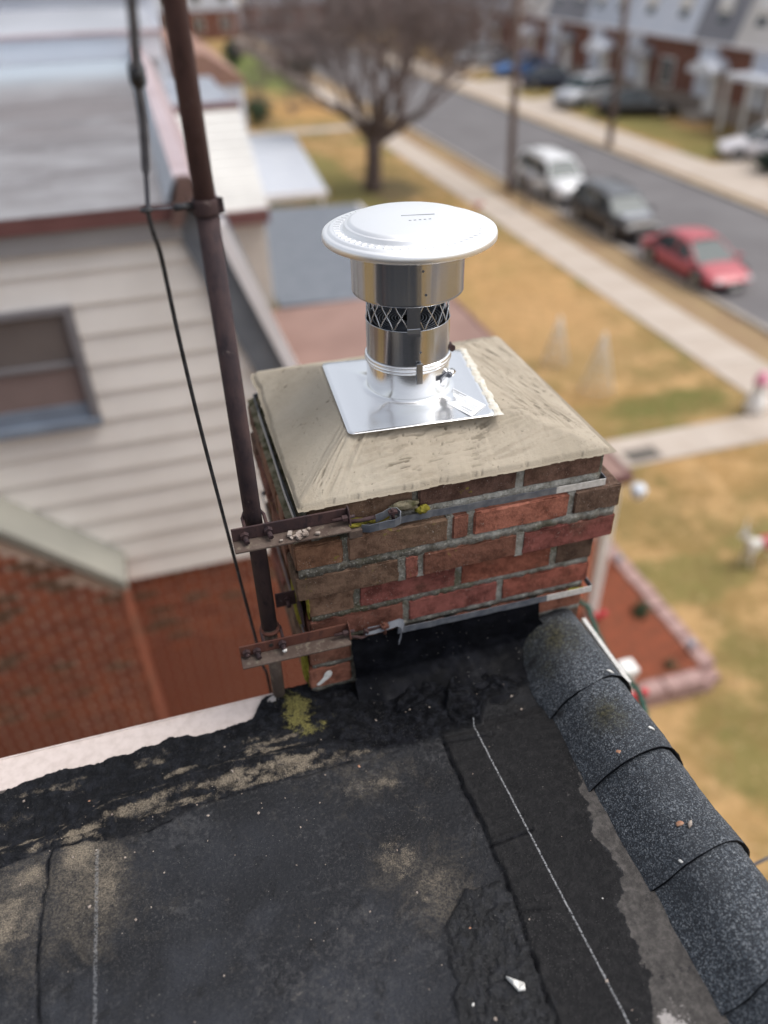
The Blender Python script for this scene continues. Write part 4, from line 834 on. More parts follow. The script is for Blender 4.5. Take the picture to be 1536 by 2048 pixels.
# ================================================================== MAST BRACKETS
def bracket(zt, x0, x1, label, mat, seed, fl, y0=1.094):
    t = thing('angle_bracket', ((x0 + x1) / 2, y0, zt - .03), label, 'bracket')
    m = MB(); m.prism([(x0, y0, zt), (x1, y0, zt - .001), (x1, y0, zt - .026), (x0, y0, zt - .026)], (0, .004, 0)); m.obj('web', mat, t, bevel=.0009)
    m = MB(); m.prism([(x0, y0 + .004, zt - .0262), (x1, y0 + .004, zt - .0272), (x1, y0 - .030, zt - .0285), (x0, y0 - .030, zt - .0275)], (0, 0, -.004)); m.obj('flange', fl, t, bevel=.0009)
    m = MB(); m.prism([(x1, y0 - .020, zt - .0262), (x1, y0 + .003, zt - .026), (x1, y0 + .003, zt + .004), (x1, y0 - .010, zt + .002)], (.003, 0, 0)); m.obj('end_plate', mat, t, bevel=.0006)
    m = MB(); m.tube([(x1 - .03, y0 - .010, zt - .014), (x1 + .012, y0 - .010, zt - .013)], .0032, 8)
    m.tube([(x1 - .012, y0 - .010, zt - .0135), (x1 - .002, y0 - .010, zt - .0132)], .0062, 6, smooth=False); m.obj('bolt', M['rust'], t)
    return t
def nut_bolt(x, z, t, y0=1.094, white=False, tail=.012):
    m = MB(); m.tube([(x, y0 + .001, z), (x, y0 - .007, z - .001)], .0085, 6, smooth=False); m.tube([(x, y0 - .004, z - .001), (x + .002, y0 - .007 - tail, z - .004)], .0048, 8); m.obj('bolt', M['white_bit'] if white else M['rust'], t)
b1 = bracket(-.816, .028, .236, 'upper dark rusty angle bracket holding the mast to the chimney', M['rust'], 1, M['debris_flange'])
nut_bolt(.050, -.832, b1); nut_bolt(.092, -.830, b1)
b2 = bracket(-1.101, .004, .222, 'lower red rusty angle bracket with a dirty flange', M['rust_red'], 2, M['debris_flange'])
nut_bolt(.0165, -1.116, b2, tail=.004); nut_bolt(.037, -1.118, b2); nut_bolt(.088, -1.113, b2)
MB().tube([(.0895, 1.0765, -1.1165), (.0905, 1.0725, -1.1185)], [.0058, .003], 8).obj('bolt_cap', M['white_bit'], b2)
m = MB(); m.lathe([(.0, -1.1125), (.0045, -1.1125)], (.064, 1.0925), 12)
MB().tube([(.066, 1.0935, -1.112), (.066, 1.0925, -1.112)], .0042, 12).obj('hole', M['dark'], b2)
for b, zt in ((b1, -.816), (b2, -1.101)):
    MB().tube([(.053, 1.098, zt - .012), (.053, 1.14, zt - .012), (.058, 1.155, zt - .012), (.0725, 1.161, zt - .012), (.087, 1.155, zt - .012), (.092, 1.14, zt - .012), (.092, 1.098, zt - .012)], .0032, 8).obj('mast_clamp', M['rust'], b)
q = random.Random(8)
chips = thing('mortar_chips', (.14, 1.08, -.842), 'pile of pale crumbled mortar chips resting on the upper bracket flange', 'chips')
for k in range(16):
    x = .135 + q.gauss(0, .016); y = 1.078 + q.uniform(-.012, .008); r = q.uniform(.002, .0055); m = MB()
    a = q.uniform(0, 6); u = Vector((math.cos(a), math.sin(a), q.uniform(-.3, .3))) * r; v = Vector((-math.sin(a), math.cos(a), q.uniform(-.3, .3))) * r * .7
    m.obox((x, y, -.8415 + r * .4 + (.003 if k % 3 == 0 else 0)), u, v, (0, 0, r * .45)); m.obj('chip', M['chip'], chips, bevel=.0008)
# small bracket on the left side of the chimney
b3 = thing('side_bracket', (.13, 1.19, -1.05), 'small dark angle bracket with one bolt on the chimney side above the lower strap', 'bracket')
m = MB(); m.box(.094, .136, 1.180, 1.184, -1.098, -1.062); m.box(.136, .140, 1.12, 1.184, -1.110, -1.062); m.obj('angle', M['rust'], b3, bevel=.0008)
m = MB(); m.tube([(.118, 1.179, -1.078), (.118, 1.160, -1.084)], .0045, 8); m.tube([(.118, 1.1795, -1.078), (.118, 1.174, -1.079)], .008, 6, smooth=False); m.obj('bolt', M['rust'], b3)

# ================================================================== MAST, INSULATOR ARM, CABLE
ms = thing('antenna_mast', (.069, 1.148, -1.5), 'rusty brown antenna mast standing beside the chimney', 'mast')
MX, MY = .0735, 1.140
MB().tube([(MX, MY, -.315), (MX + .0003, MY, .9)], .0152, 28).obj('upper_pole', M['mast_top'], ms)
MB().tube([(MX - .002, MY, -1.105), (MX, MY, -.30)], .0160, 28).obj('lower_pole', M['mast_dark'], ms)
MB().tube([(MX - .004, MY + .002, -1.345), (MX - .002, MY, -1.10)], .0135, 24).obj('foot_pole', M['debris_flange'], ms)
MB().lathe([(.0158, -1.108), (.0205, -1.110), (.021, -1.114), (.0158, -1.117)], (MX - .002, MY), 28).obj('collar', M['rust_red'], ms)
st = thing('standoff', (.0705, 1.14, -.285), 'dark screw clamp with an arm that holds the cable off the mast', 'clamp')
MB().lathe([(.0158, -.300), (.0180, -.300), (.0185, -.298), (.0185, -.281), (.0180, -.279), (.0158, -.279)], (MX, MY), 32).obj('ring', M['mast_dark'], st)
MB().box(MX + .016, MX + .024, MY - .008, MY - .004, -.299, -.278).obj('lug', M['mast_dark'], st, bevel=.001)
MB().tube([(MX - .018, MY - .003, -.287), (MX - .044, MY - .004, -.2865)], .0050, 12).obj('sleeve', M['cable'], st)
MB().tube([(MX - .042, MY - .004, -.2865), (-.002, 1.135, -.285)], .0016, 8).obj('rod', M['band'], st)
MB().lathe([(.0045, -.288), (.009, -.287), (.0095, -.285), (.009, -.283), (.0045, -.282)], (-.006, 1.135), 20).obj('eye', M['cable'], st)
def smooth_path(pts, n=8):
    out = []; P = [Vector(p) for p in pts]
    for i in range(len(P) - 1):
        a, b, c, d = P[max(i - 1, 0)], P[i], P[i + 1], P[min(i + 2, len(P) - 1)]
        for k in range(n):
            t_ = k / n; out.append(.5 * ((2 * b) + (-a + c) * t_ + (2 * a - 5 * b + 4 * c - d) * t_ ** 2 + (-a + 3 * b - 3 * c + d) * t_ ** 3))
    return out + [P[-1]]
cb = thing('coax_cable', (0, 1.13, -1.4), 'thin black cable hanging from the mast arm down past the brackets', 'cable')
MB().tube(smooth_path([(-.006, 1.135, -.283), (-.003, 1.14, -.32), (.001, 1.16, -.36), (.004, 1.19, -.50), (.011, 1.22, -.68), (.022, 1.25, -.88), (.036, 1.27, -1.12), (.050, 1.27, -1.34), (.058, 1.26, -1.45), (.060, 1.25, -2.2)]), .0034, 8).obj('cable', M['cable'], cb)
MB().tube(smooth_path([(-.004, 1.135, -.284), (.002, 1.12, -.238), (.010, 1.08, -.173), (.013, 1.03, -.114), (.018, .98, -.066), (.020, .95, -.041), (.026, .90, .0), (.04, .8, .10), (.06, .6, .4)]), [.0034] * 9 + [.0058] * 56, 10).obj('upper_cable', M['cable_pale'], cb)
MB().tube([(.0125, 1.037, -.122), (.0135, 1.022, -.106)], .0095, 10).obj('knot', M['cable'], cb)

# ================================================================== FLUE CAP
VX, VY = .4385, 1.360
vt = thing('flue_cap', (VX, VY, -.74), 'shiny stainless steel flue cap with a round lid on the chimney crown', 'flue cap')
c_ = (VX, VY)
# base plate: square sheet with rounded corners and a turned up rim
pl_c = [(.273, 1.206), (.560, 1.188), (.603, 1.484), (.292, 1.518)]
def rounded(poly, r, n=6):
    out = []; N = len(poly)
    for i in range(N):
        p, a, b = Vector(poly[i]), Vector(poly[i - 1]), Vector(poly[(i + 1) % N]); u, v = (a - p).normalized(), (b - p).normalized()
        for k in range(n + 1):
            t_ = k / n; out.append(p + u * r * (1 - t_) ** 2 + v * r * t_ ** 2)
    return out
op = rounded(pl_c, .014); ip = [Vector((VX, VY)) + (p - Vector((VX, VY))) * .945 for p in op]; n = len(op)
ZP = -.7345
# plate with a soft concave cone up to the collar
rings = [(op, ZP + .0012), (ip, ZP)]
for f, dz in ((.80, .0004), (.65, .0012)): rings.append(([Vector((VX, VY)) + (p - Vector((VX, VY))) * f for p in op], ZP + dz))
vv = []
for k, (rg, z) in enumerate(rings):
    for i, p in enumerate(rg):
        w = (fbm(np.array(p.x * 18), np.array(p.y * 18), 3, 2) - .5) * (.0016 if k < 4 else 0); vv.append((p.x, p.y, z + float(w)))
circ = [(Vector((VX, VY)) + (p - Vector((VX, VY))).normalized() * .058) for p in op]
vv += [(p.x, p.y, ZP + .004) for p in circ]; vv += [(VX + (p.x - VX) * .97, VY + (p.y - VY) * .97, ZP + .02) for p in circ]
fs = [(k * n + i, k * n + (i + 1) % n, (k + 1) * n + (i + 1) % n, (k + 1) * n + i) for k in range(len(rings) + 1) for i in range(n)]
o = MB().add(vv, fs, 0, True).obj('base_plate', M['steel_bright'], vt); md = o.modifiers.new('s', 'SOLIDIFY'); md.thickness = .0012; md.offset = -1
# collar, body, clamp band
MB().lathe([(.0815, -.723), (.0825, -.724), (.0835, -.722), (.0838, -.70), (.0838, -.672), (.0838, -.6685), (.082, -.668)], c_, 72).obj('collar', M['steel_bright'], vt)
MB().lathe([(.0826, -.668), (.0855, -.6675), (.0868, -.6645), (.0855, -.6615), (.084, -.6605), (.0855, -.659), (.0862, -.6565), (.085, -.654), (.0826, -.6535)], c_, 72).obj('clamp_band', M['steel_bright'], vt)
MB().lathe([(.0822, -.6535), (.0822, -.584), (.0826, -.5825), (.0815, -.582), (.0805, -.584), (.0805, -.65)], c_, 72).obj('body', M['steel'], vt)
MB().lathe([(.0560, -.66), (.0560, -.604)], c_, 40).lathe([(.0560, -.604), (.0805, -.598)], c_, 40).obj('liner', M['dark'], vt)
MB().lathe([(.096, -.7335), (.086, -.7315), (.0795, -.726), (.079, -.70)], c_, 72).obj('cone', M['steel_bright'], vt)
# expanded metal screen
m = MB(); N = 17
for k in range(N):
    for s in (1, -1):
        pts = []
        for j in range(7):
            t_ = j / 6; a = 2 * math.pi * (k + s * (.5 + .5 * math.sin((t_ - .5) * math.pi)) * 1.0) / N; pts.append((VX + .0795 * math.cos(a), VY + .0795 * math.sin(a), -.592 + t_ * .070))
        m.tube(pts, .0015, 5, cap=False)
o = m.obj('mesh_screen', M['steel'], vt)
m = MB()
for k in range(9):
    r = .018 + k * .0062; m.tube([(VX + r * math.cos(a / 20 * math.pi), VY + r * math.sin(a / 20 * math.pi) , -.588 + .002 * k % 2 * .001) for a in range(41)], .0013, 4, cap=False)
m.obj('inner_rings', M['band'], vt)
for a in (-100, 20, 140):
    a = math.radians(a); t_ = Vector((-math.sin(a), math.cos(a), 0)); nr = Vector((math.cos(a), math.sin(a), 0))
    MB().obox(Vector((VX, VY, -.556)) + nr * .0815, t_ * .0125, nr * .0009, (0, 0, .038)).obj('strut', M['steel'], vt)
    MB().obox(Vector((VX, VY, -.582)) + nr * .0829, t_ * .0125, nr * .0007, (0, 0, .0045)).obj('tab', M['steel_bright'], vt)
# wind band and lid
MB().lathe([(.1055, -.4405), (.1060, -.4405), (.1062, -.445), (.1060, -.522), (.1066, -.5255), (.1060, -.5268), (.1048, -.525), (.1048, -.445)], c_, 96).obj('wind_band', M['steel'], vt)
MB().lathe([(.050, -.440), (.079, -.440), (.079, -.535)], c_, 64).obj('inner_band', M['dark'], vt)
lc = (VX + .004, VY)
LZ = .0035
prof = [(.0, -.3985), (.04, -.3988), (.108, -.4000), (.113, -.4012), (.1165, -.4058), (.1175, -.4066), (.1215, -.4062), (.1228, -.4075), (.1245, -.4150), (.1262, -.4165), (.1480, -.4155), (.1510, -.4162), (.1535, -.4195), (.1560, -.4205), (.1600, -.4205), (.1635, -.4230), (.1650, -.4285), (.1648, -.4370), (.1630, -.4385), (.160, -.433), (.150, -.4268), (.11, -.4262), (.0, -.4255)]
prof = [(r_ * .968, -.4205 + (z_ + .4205) * .85 + LZ) for r_, z_ in prof]
MB().lathe(prof, lc, 128).obj('lid', M['lid'], vt)
m = MB()
for k in range(60):
    a = 2 * math.pi * k / 60
    if k % 1 == 0:
        nr = Vector((math.cos(a), math.sin(a), 0)); tt = Vector((-math.sin(a), math.cos(a), 0)); m.obox(Vector((lc[0], lc[1], -.4128)) + nr * .1330, nr * .0060, tt * .0020, (0, 0, .0011))
m.obj('rib', M['lid'], vt, bevel=.0006)
MB().obox((lc[0] + .018, lc[1] + .006, -.3981), (.030, -.006, 0), (.0001, .0005, 0), (0, 0, .0003)).obj('scratch', M['print'], vt)
for k in range(5): MB().obox((lc[0] - .006 + k * .009, lc[1] - .022 - k * .001, -.3981), (.0022, -.0003, 0), (0, .0006, 0), (0, 0, .0003)).obj('scuff', M['print'], vt)
# rivets, tab, worm clamp, bolt on the far side
for (a, r, z) in ((-93, .1063, -.462), (-90, .1063, -.505), (-91, .0824, -.625), (-92, .0840, -.646)):
    a = math.radians(a); nr = Vector((math.cos(a), math.sin(a), 0)); MB().tube([Vector((VX, VY, z)) + nr * (r - .001), Vector((VX, VY, z)) + nr * (r + .0010)], .0022, 10).obj('rivet', M['band'], vt)
a = math.radians(-93); nr = Vector((math.cos(a), math.sin(a), 0)); tt = Vector((-math.sin(a), math.cos(a), 0))
o = MB().obox(Vector((VX, VY, -.667)) + nr * .0880, tt * .0062, nr * .0008, (0, 0, .0215)).obj('latch_tab', M['steel'], vt, bevel=.0005)
a = math.radians(-45); nr = Vector((math.cos(a), math.sin(a), 0)); tt = Vector((-math.sin(a), math.cos(a), 0)); cc = Vector((VX, VY, -.692)) + nr * .0860
MB().obox(cc - tt * .012, tt * .017, nr * .0010, (0, 0, .0055)).obj('worm_band', M['band'], vt, bevel=.0006)
m = MB()
for k in range(9): m.obox(cc - tt * (.025 - k * .0032) + nr * .0013, tt * .0009, nr * .0006, (.0004, 0, .0038))
m.obj('worm_teeth', M['steel_bright'], vt)
MB().tube([cc + tt * .004 + nr * .004, cc + tt * .020 + nr * .004], .0072, 10).obj('worm_housing', M['steel_bright'], vt)
MB().tube([cc - tt * .001 + nr * .005, cc + tt * .005 + nr * .005], .0052, 6, smooth=False).obj('worm_screw', M['band'], vt)
a = math.radians(-8); nr = Vector((math.cos(a), math.sin(a), 0)); tt = Vector((-math.sin(a), math.cos(a), 0)); cc = Vector((VX, VY, -.655)) + nr * .088
MB().tube([cc - tt * .010, cc + tt * .012], .0045, 8).tube([cc - tt * .012, cc - tt * .007], .0072, 6, smooth=False).obj('bolt', M['rust'], vt)
# sticker on the plate
stc = Vector((.525, 1.233, ZP + .0019)); su = Vector((.050, -.030, -.0002)); sv = Vector((.017, .024, 0))
stc = Vector((.5165, 1.2575, ZP + .0012)); su = Vector((.0185, -.045, 0)); sv = Vector((.0215, .017, 0))
stk = MB().obox(stc, su, sv, (0, 0, .0004)).obj('sticker', M['sticker'], vt)
def mark(u0, u1, v0, v1): MB().quad(*[stc + su * a_ + sv * b_ + Vector((0, 0, .0006)) for a_, b_ in ((u0, v0), (u1, v0), (u1, v1), (u0, v1))]).obj('print', M['print'], stk)
mark(-.90, -.05, .78, .90); mark(-.90, -.05, .55, .60)
for k in range(4): mark(-.85 + .1 * k, -.80 + .12 * k, .66, .72)
for k in range(5): mark(-.1, .85, .35 - k * .13, .37 - k * .13)
for k in range(6): mark(.2 + k * .1, .26 + k * .1, -.55, -.40); mark(.3 + k * .08, .34 + k * .08, -.80, -.68)
def text(s, c, u, size, parent, mat, name):
    cu = bpy.data.curves.new(name, 'FONT'); cu.body = s; cu.size = size; cu.align_x = 'CENTER'; cu.align_y = 'CENTER'
    tmp = bpy.data.objects.new('tmp', cu); C.objects.link(tmp); bpy.context.view_layer.update()
    me = bpy.data.meshes.new_from_object(tmp.evaluated_get(bpy.context.evaluated_depsgraph_get())); bpy.data.objects.remove(tmp)
    u = Vector(u).normalized(); w = Vector((0, 0, 1)); v = w.cross(u); R_ = Matrix((u, v, w)).transposed()
    b = BASE[parent.name]
    for vtx in me.vertices: vtx.co = R_ @ vtx.co + Vector(c) - b
    me.materials.append(mat); return link(name, me, parent)
text('UL', stc - su * .35 - sv * .15 + Vector((0, 0, .0007)), su, .008, stk, M['print'], 'lettering')
m = MB(); cc = stc - su * .35 - sv * .15 + Vector((0, 0, .0006)); m.tube([cc + Vector((.0065 * math.cos(k * .3142), .0065 * math.sin(k * .3142), 0)) for k in range(21)], .00035, 4, cap=False); m.obj('emblem_ring', M['print'], stk)
# sealant smeared along the right edge of the plate
u = np.linspace(0, 1, 90); v = np.linspace(0, 1, 14); U, V = np.meshgrid(u, v)
px_ = .566 + (.608 - .566) * U; py_ = 1.186 + (1.49 - 1.186) * U; wd = .010 + .008 * fbm(U * 14, U * 0, 5, 3)
XS = px_ + (V - .6) * wd * 1.6 + (fbm(U * 20, V * 3, 8, 3) - .5) * .006; YS = py_ + (fbm(U * 20, V * 3, 18, 3) - .5) * .004
grid_obj('sealant', XS, YS, ZP - .001 + .0028 * np.sin(V * np.pi) * (.4 + fbm(U * 30, V * 4, 28, 3)), simple('cement_smear', (.62, .60, .55), (.5, .46, .38), 80, .8, 0, .4, 120, .001), vt)
# wire past the roof corner
tag(MB().tube([(1.10, .766, -2.0), (1.6, .79, -1.92), (3.2, .85, -1.8), (12, 1.2, -1.5)], .004, 8).obj('service_wire', M['cable_pale'], base=(1.1, .766, -2.0)), 'thin grey wire leaving the roof front towards the street', 'wire')
# ================================================================== HOUSE ACROSS THE SIDE YARD
YA = 5.3
ha = thing('neighbour_house', (-3, 9, G), 'neighbouring house with cream siding, brick lower wall and weathered grey flat roof', 'house')
MB().box(-9, 1.05, YA + .053, 13.5, G, -3.95).obj('lower_wall', M['mortar_mid'], ha)
m = MB(); m.prism([(-9, YA + .05, -4.05), (1.0, YA + .05, -4.05), (.93, YA + .05, -3.6), (.17, YA + .05, -1.5), (.17, YA + .05, -1.34), (-9, YA + .05, -1.34)], (0, 8.2, 0)); m.obj('upper_wall', M['soffit'], ha)
# siding boards, one by one
exp = .2155; zb = -4.1015 - .153; i = 0
def rake_x(z): return .155 + (-1.50 - z) * .362
while zb < -1.56:
    zt = min(zb + exp, -1.53)
    for (xa, xb) in (((-9.0, None),) if not (zb < -1.89 and zt > -2.74) else ((-9.0, -1.86), (-.625, None))):
        x1b = rake_x(zb) if xb is None else xb; x1t = rake_x(zt) if xb is None else xb
        m = MB(); m.add([(xa, YA - .012, zb), (x1b, YA - .012, zb), (x1t, YA + .012, zt), (xa, YA + .012, zt), (xa, YA + .05, zb), (x1b, YA + .05, zb), (x1t, YA + .05, zt), (xa, YA + .05, zt)],
                        [(0, 1, 2, 3), (0, 4, 5, 1), (1, 5, 6, 2), (3, 2, 6, 7), (0, 3, 7, 4)])
        m.obj('siding_board', M['siding'], ha)
    zb += exp
# window
w = MB(); x0, x1, z0, z1 = -1.86, -.625, -2.755, -1.870
w.box(x0, x1, YA - .05, YA + .04, z1 - .05, z1).box(x0, x0 + .06, YA - .05, YA + .04, z0, z1 - .05).box(x1 - .06, x1, YA - .05, YA + .04, z0, z1 - .05)
w.box(x0 + .06, x1 - .06, YA - .03, YA + .04, -2.30, -2.265); wo_ = w.obj('window', M['win_frame'], ha, bevel=.004)
MB().box(x0, x1, YA - .07, YA + .04, z0 + .001, z0 + .06).box(x0 + .06, x1 - .06, YA - .02, YA + .04, z0 + .061, z0 + .17).obj('sill', M['sill_blue'], wo_)
MB().box(x0 + .06, x1 - .06, YA + .0, YA + .02, -2.265, z1 - .05).obj('pane', M['pane_shade'], wo_)
MB().box(x0 + .06, x1 - .06, YA - .005, YA + .015, z0 + .171, -2.30).obj('pane', M['pane_low'], wo_)
# fascia, soffit, rake
MB().box(-9, .20, YA - .10, YA - .06, -1.385, -1.285).obj('fascia', M['fascia'], ha)
MB().box(-9, .16, YA - .06, YA + .02, -1.52, -1.386).obj('frieze', M['soffit'], ha)
def rk(x0, z0, x1, z1, w, y, th, mat, name): MB().prism([(x0, y, z0), (x0 + w, y, z0 + .02), (x1 + w, y, z1 + .02), (x1, y, z1)], (0, th, 0)).obj(name, mat, ha)
rk(.150, -1.50, 1.02, -3.90, .215, YA - .03, .07, M['soffit'], 'rake_board')
rk(.352, -1.46, 1.222, -3.86, .085, YA - .09, .13, M['white_trim'], 'rake_trim')
MB().prism([(.19, YA - .05, -1.34), (.36, YA - .05, -1.42), (1.24, YA - .05, -3.85), (1.0, YA - .05, -3.9), (.15, YA - .05, -1.52)], (0, 8.2, 0)).obj('front_slope', M['roof_slate'], ha)
# flat roof with rolled seams and a raised coping on the street side
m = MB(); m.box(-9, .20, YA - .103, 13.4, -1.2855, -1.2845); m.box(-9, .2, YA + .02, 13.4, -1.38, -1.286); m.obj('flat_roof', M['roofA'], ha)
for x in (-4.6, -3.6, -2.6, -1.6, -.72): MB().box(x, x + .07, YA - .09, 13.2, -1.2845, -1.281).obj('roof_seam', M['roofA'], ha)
for y in (6.3, 7.3, 8.4, 9.6): MB().box(-9, .10, y, y + .06, -1.2845, -1.2815).obj('roof_seam', M['roofA'], ha)
MB().prism([(.09, YA - .08, -1.284), (.165, YA - .08, -1.14), (.175, YA - .08, -1.145), (.11, YA - .08, -1.284)], (0, 8.2, 0)).obj('coping_inner', M['coping_blue'], ha)
MB().prism([(.166, YA - .08, -1.138), (.275, YA - .08, -1.135), (.42, YA - .08, -1.38), (.20, YA - .08, -1.30)], (0, 8.2, 0)).obj('coping_outer', M['coping_pink'], ha)
MB().prism([(.10, YA - .165, -1.41), (.19, YA - .165, -1.12), (.27, YA - .165, -1.125), (.40, YA - .165, -1.42), (.335, YA - .165, -1.42), (.235, YA - .165, -1.22), (.17, YA - .165, -1.41)], (0, .059, 0)).obj('coping_end', M['coping_brown'], ha)
# brick: chimney breast with a sloped shoulder, and the wall to its right
BYF = 4.93
br = MB().box(-.093, .093, -.045, .045, -.0295, .0295).mesh('brick', M['brick_mid'], (0, 0, 0))
half = MB().box(-.043, .043, -.045, .045, -.0295, .0295).mesh('brick', M['brick_mid'], (0, 0, 0))
side_b = MB().box(-.045, .045, -.097, .097, -.0295, .0295).mesh('brick', M['brick_mid'], (0, 0, 0))
br2 = MB().box(-.0985, .0985, -.045, .045, -.0285, .0285).mesh('brick', M['brick_mid'], (0, 0, 0))
sh = [(-4.4, .05), (-1.50, -3.23), (-.775, -3.93), (-.775, -4.06)]
def top_z(x): return -3.23 + (-1.50 - x) * (-.965) if x > -4 else 0
MB().prism([(-3.2, BYF - .001, G), (-.785, BYF - .001, G), (-.785, BYF - .001, -4.05), (-3.2, BYF - .001, -1.72)], (0, YA + .05 - BYF, 0)).obj('breast_core', M['mortar_mid'], ha)
MB().prism([(-3.2, BYF - .04, -1.56), (-.73, BYF - .04, -3.94), (-.73, BYF - .04, -4.05), (-3.2, BYF - .04, -1.67)], (0, YA - BYF + .04, 0)).obj('shoulder_cap', M['shoulder'], ha, bevel=.01)
left = []; bh = .0675; rows = 0
def put(me, x, y, z, rz=0):
    o = bpy.data.objects.new('brick', me); C.objects.link(o); o.parent = ha; BASE[o.name] = BASE[ha.name]
    b = BASE[ha.name]; o.location = (x - b.x, y - b.y + rnd.uniform(-.004, .004), z - b.z); o.rotation_euler = (rnd.uniform(-.01, .01), 0, rz + rnd.uniform(-.01, .01)); return o
cand = []
k = 0; z = -3.5
while z > -7.5:
    x = -.775 - .1 + .002 - (0 if k % 2 else .047)
    if k % 2 == 0: cand.append((half, -.775 - .045 + .002, BYF + .035, z)); x -= .055
    while x > -3.1:
        if z + .03 < -3.23 - .09 + (x + 1.50) * -.965 - .10: cand.append((br, x - (.0 if k % 2 else .0), BYF + .035, z))
        x -= .2115
    if z < -4.09:
        for yy_ in (BYF + .19, BYF + .40): cand.append((side_b, -.785 - .035, yy_ - (.1 if k % 2 else 0), z))
    z -= bh; k += 1
cand = [c for c in cand if c[3] < -4.08 or c[0] is br]
k = 0; z = -4.06 - .035
wall = []
while z > -7.0:
    x = 1.0 - (.1 if k % 2 else .2)
    while x > -.90: wall.append((br2, x, YA + .10 - .012, z)); x -= .2115
    z -= bh; k += 1
cand += wall
def vis(c):
    x, y, z = c[1], c[2], c[3]; p = Vector((x, y, z)); q_ = p.dot(fwd); u = 768 + 1540 * p.dot(r2) / q_; v = 1024 + 1540 * p.dot(d2) / q_
    return -30 < u < 560 and v < 1515 - .21 * u
seen = [c for c in cand if vis(c)]; seen.sort(key=lambda c: Vector((c[1], c[2], c[3])).length)
rest = [c for c in cand if c not in seen[:298]]
for c in seen[:298]: put(*c)
m = MB()
for c in rest:
    hx = .093 if c[0] is br else .0985 if c[0] is br2 else .045; hy = .097 if c[0] is side_b else .045; m.box(c[1] - hx, c[1] + hx, c[2] - hy, c[2] + hy, c[3] - .0285, c[3] + .0285)
o = m.obj('outer_bricks', M['brick_mid'], ha); o['kind'] = 'stuff'
# porch roofs and post
pr_ = thing('porch', (3.2, 10.6, G), 'brown flat porch roof with a white corner post beside the lawn', 'porch')
MB().box(1.05, 5.27, 7.1, 14.15, -5.66, -5.60).obj('porch_roof', M['roof_brown'], pr_)
MB().box(5.271, 5.33, 7.05, 14.15, -5.72, -5.585).obj('gutter', M['fascia'], pr_); MB().box(1.05, 5.27, 7.04, 7.099, -5.72, -5.59).obj('fascia', M['fascia'], pr_)
for (x, y) in ((5.17, 7.2), (5.17, 13.9)): MB().box(x - .07, x + .07, y - .07, y + .07, G, -5.66).obj('post', M['white_paint'], pr_, bevel=.01)
MB().box(1.05, 5.2, 7.1, 14.1, G - .2, G + .25).obj('porch_floor', M['kerb'], pr_)
MB().lathe([(0, -5.74), (.08, -5.75), (.11, -5.80), (.09, -5.88), (.04, -5.95), (0, -5.96)], (5.40, 6.99), 14).obj('corner_lantern', simple('pale_blue_glass', (.60, .64, .70), rough=.35), pr_)
p2_ = thing('slate_porch', (3.8, 17.8, G), 'blue-grey shingled porch roof beyond the brown porch roof', 'porch')
MB().prism([(2.0, 14.2, -5.55), (5.35, 14.2, -5.68), (5.35, 14.2, -5.76), (2.0, 14.2, -5.63)], (0, 6.9, 0)).obj('porch_roof', M['roof_slate'], p2_)
MB().box(5.351, 5.42, 14.2, 21.1, -5.80, -5.67).obj('gutter', M['white_trim'], p2_)
for y in (14.4, 20.9): MB().box(5.15, 5.29, y - .07, y + .07, G, -5.75).obj('post', M['white_paint'], p2_)
# second house
hb = thing('beige_house', (-1, 17, G), 'beige sided house with white panelled upper wall and brown fascias', 'house')
YBh = 14.5
MB().box(-8, 1.93, YBh + .05, 21.2, G, -3.83).obj('wall', M['siding_b'], hb)
MB().prism([(1.95, YBh + .06, -3.83), (1.95, YBh + 2.6, -2.62), (1.95, 21.2, -2.62), (1.95, 21.2, -3.83)], (-9.9, 0, 0)).obj('upper_wall', M['soffit'], hb)  # backing coloured grey so the panel gaps read as shadow lines
z = -8.3
while z < -4.05:
    MB().add([(-8, YBh, z), (1.95, YBh, z), (1.95, YBh + .03, z + .21), (-8, YBh + .03, z + .21), (-8, YBh + .05, z), (1.95, YBh + .05, z)], [(0, 1, 2, 3), (0, 4, 5, 1), (1, 5, 2)]).obj('siding_board', M['siding_b'], hb)
    z += .21
MB().box(-8, 2.02, YBh - .16, YBh + .04, -4.03, -3.79).obj('fascia', M['fascia'], hb)
for i in range(11):
    z0 = -3.785 + i * .148; z1 = z0 + .146; f0, f1 = i / 11, (i + 1) / 11
    z0 = -3.785 + i * .113; z1 = z0 + .111
    y0_, y1_ = YBh - .08 + 2.5 * f0, YBh - .08 + 2.5 * (f0 + .84 / 11)
    z1 = z0 + .095; xr0 = xr1 = 2.02
    MB().add([(-8, y0_, z0), (xr0, y0_, z0), (xr1, y1_, z1), (-8, y1_, z1), (-8, y0_, z0 - .035), (xr0, y0_, z0 - .035), (xr1, y1_, z1 - .035)], [(0, 1, 2, 3), (0, 4, 5, 1), (1, 5, 6, 2)]).obj('upper_panel', M['white_panel'], hb)
MB().box(-8, 2.04, YBh + 2.44, YBh + 2.60, -2.62, -2.44).obj('upper_fascia', M['fascia'], hb)
MB().box(-8, 2.0, YBh + 2.61, 22, -2.61, -2.56).obj('flat_roof', simple('blue_grey_roof', (.20, .22, .26), (.28, .30, .34), 1, .5), hb)
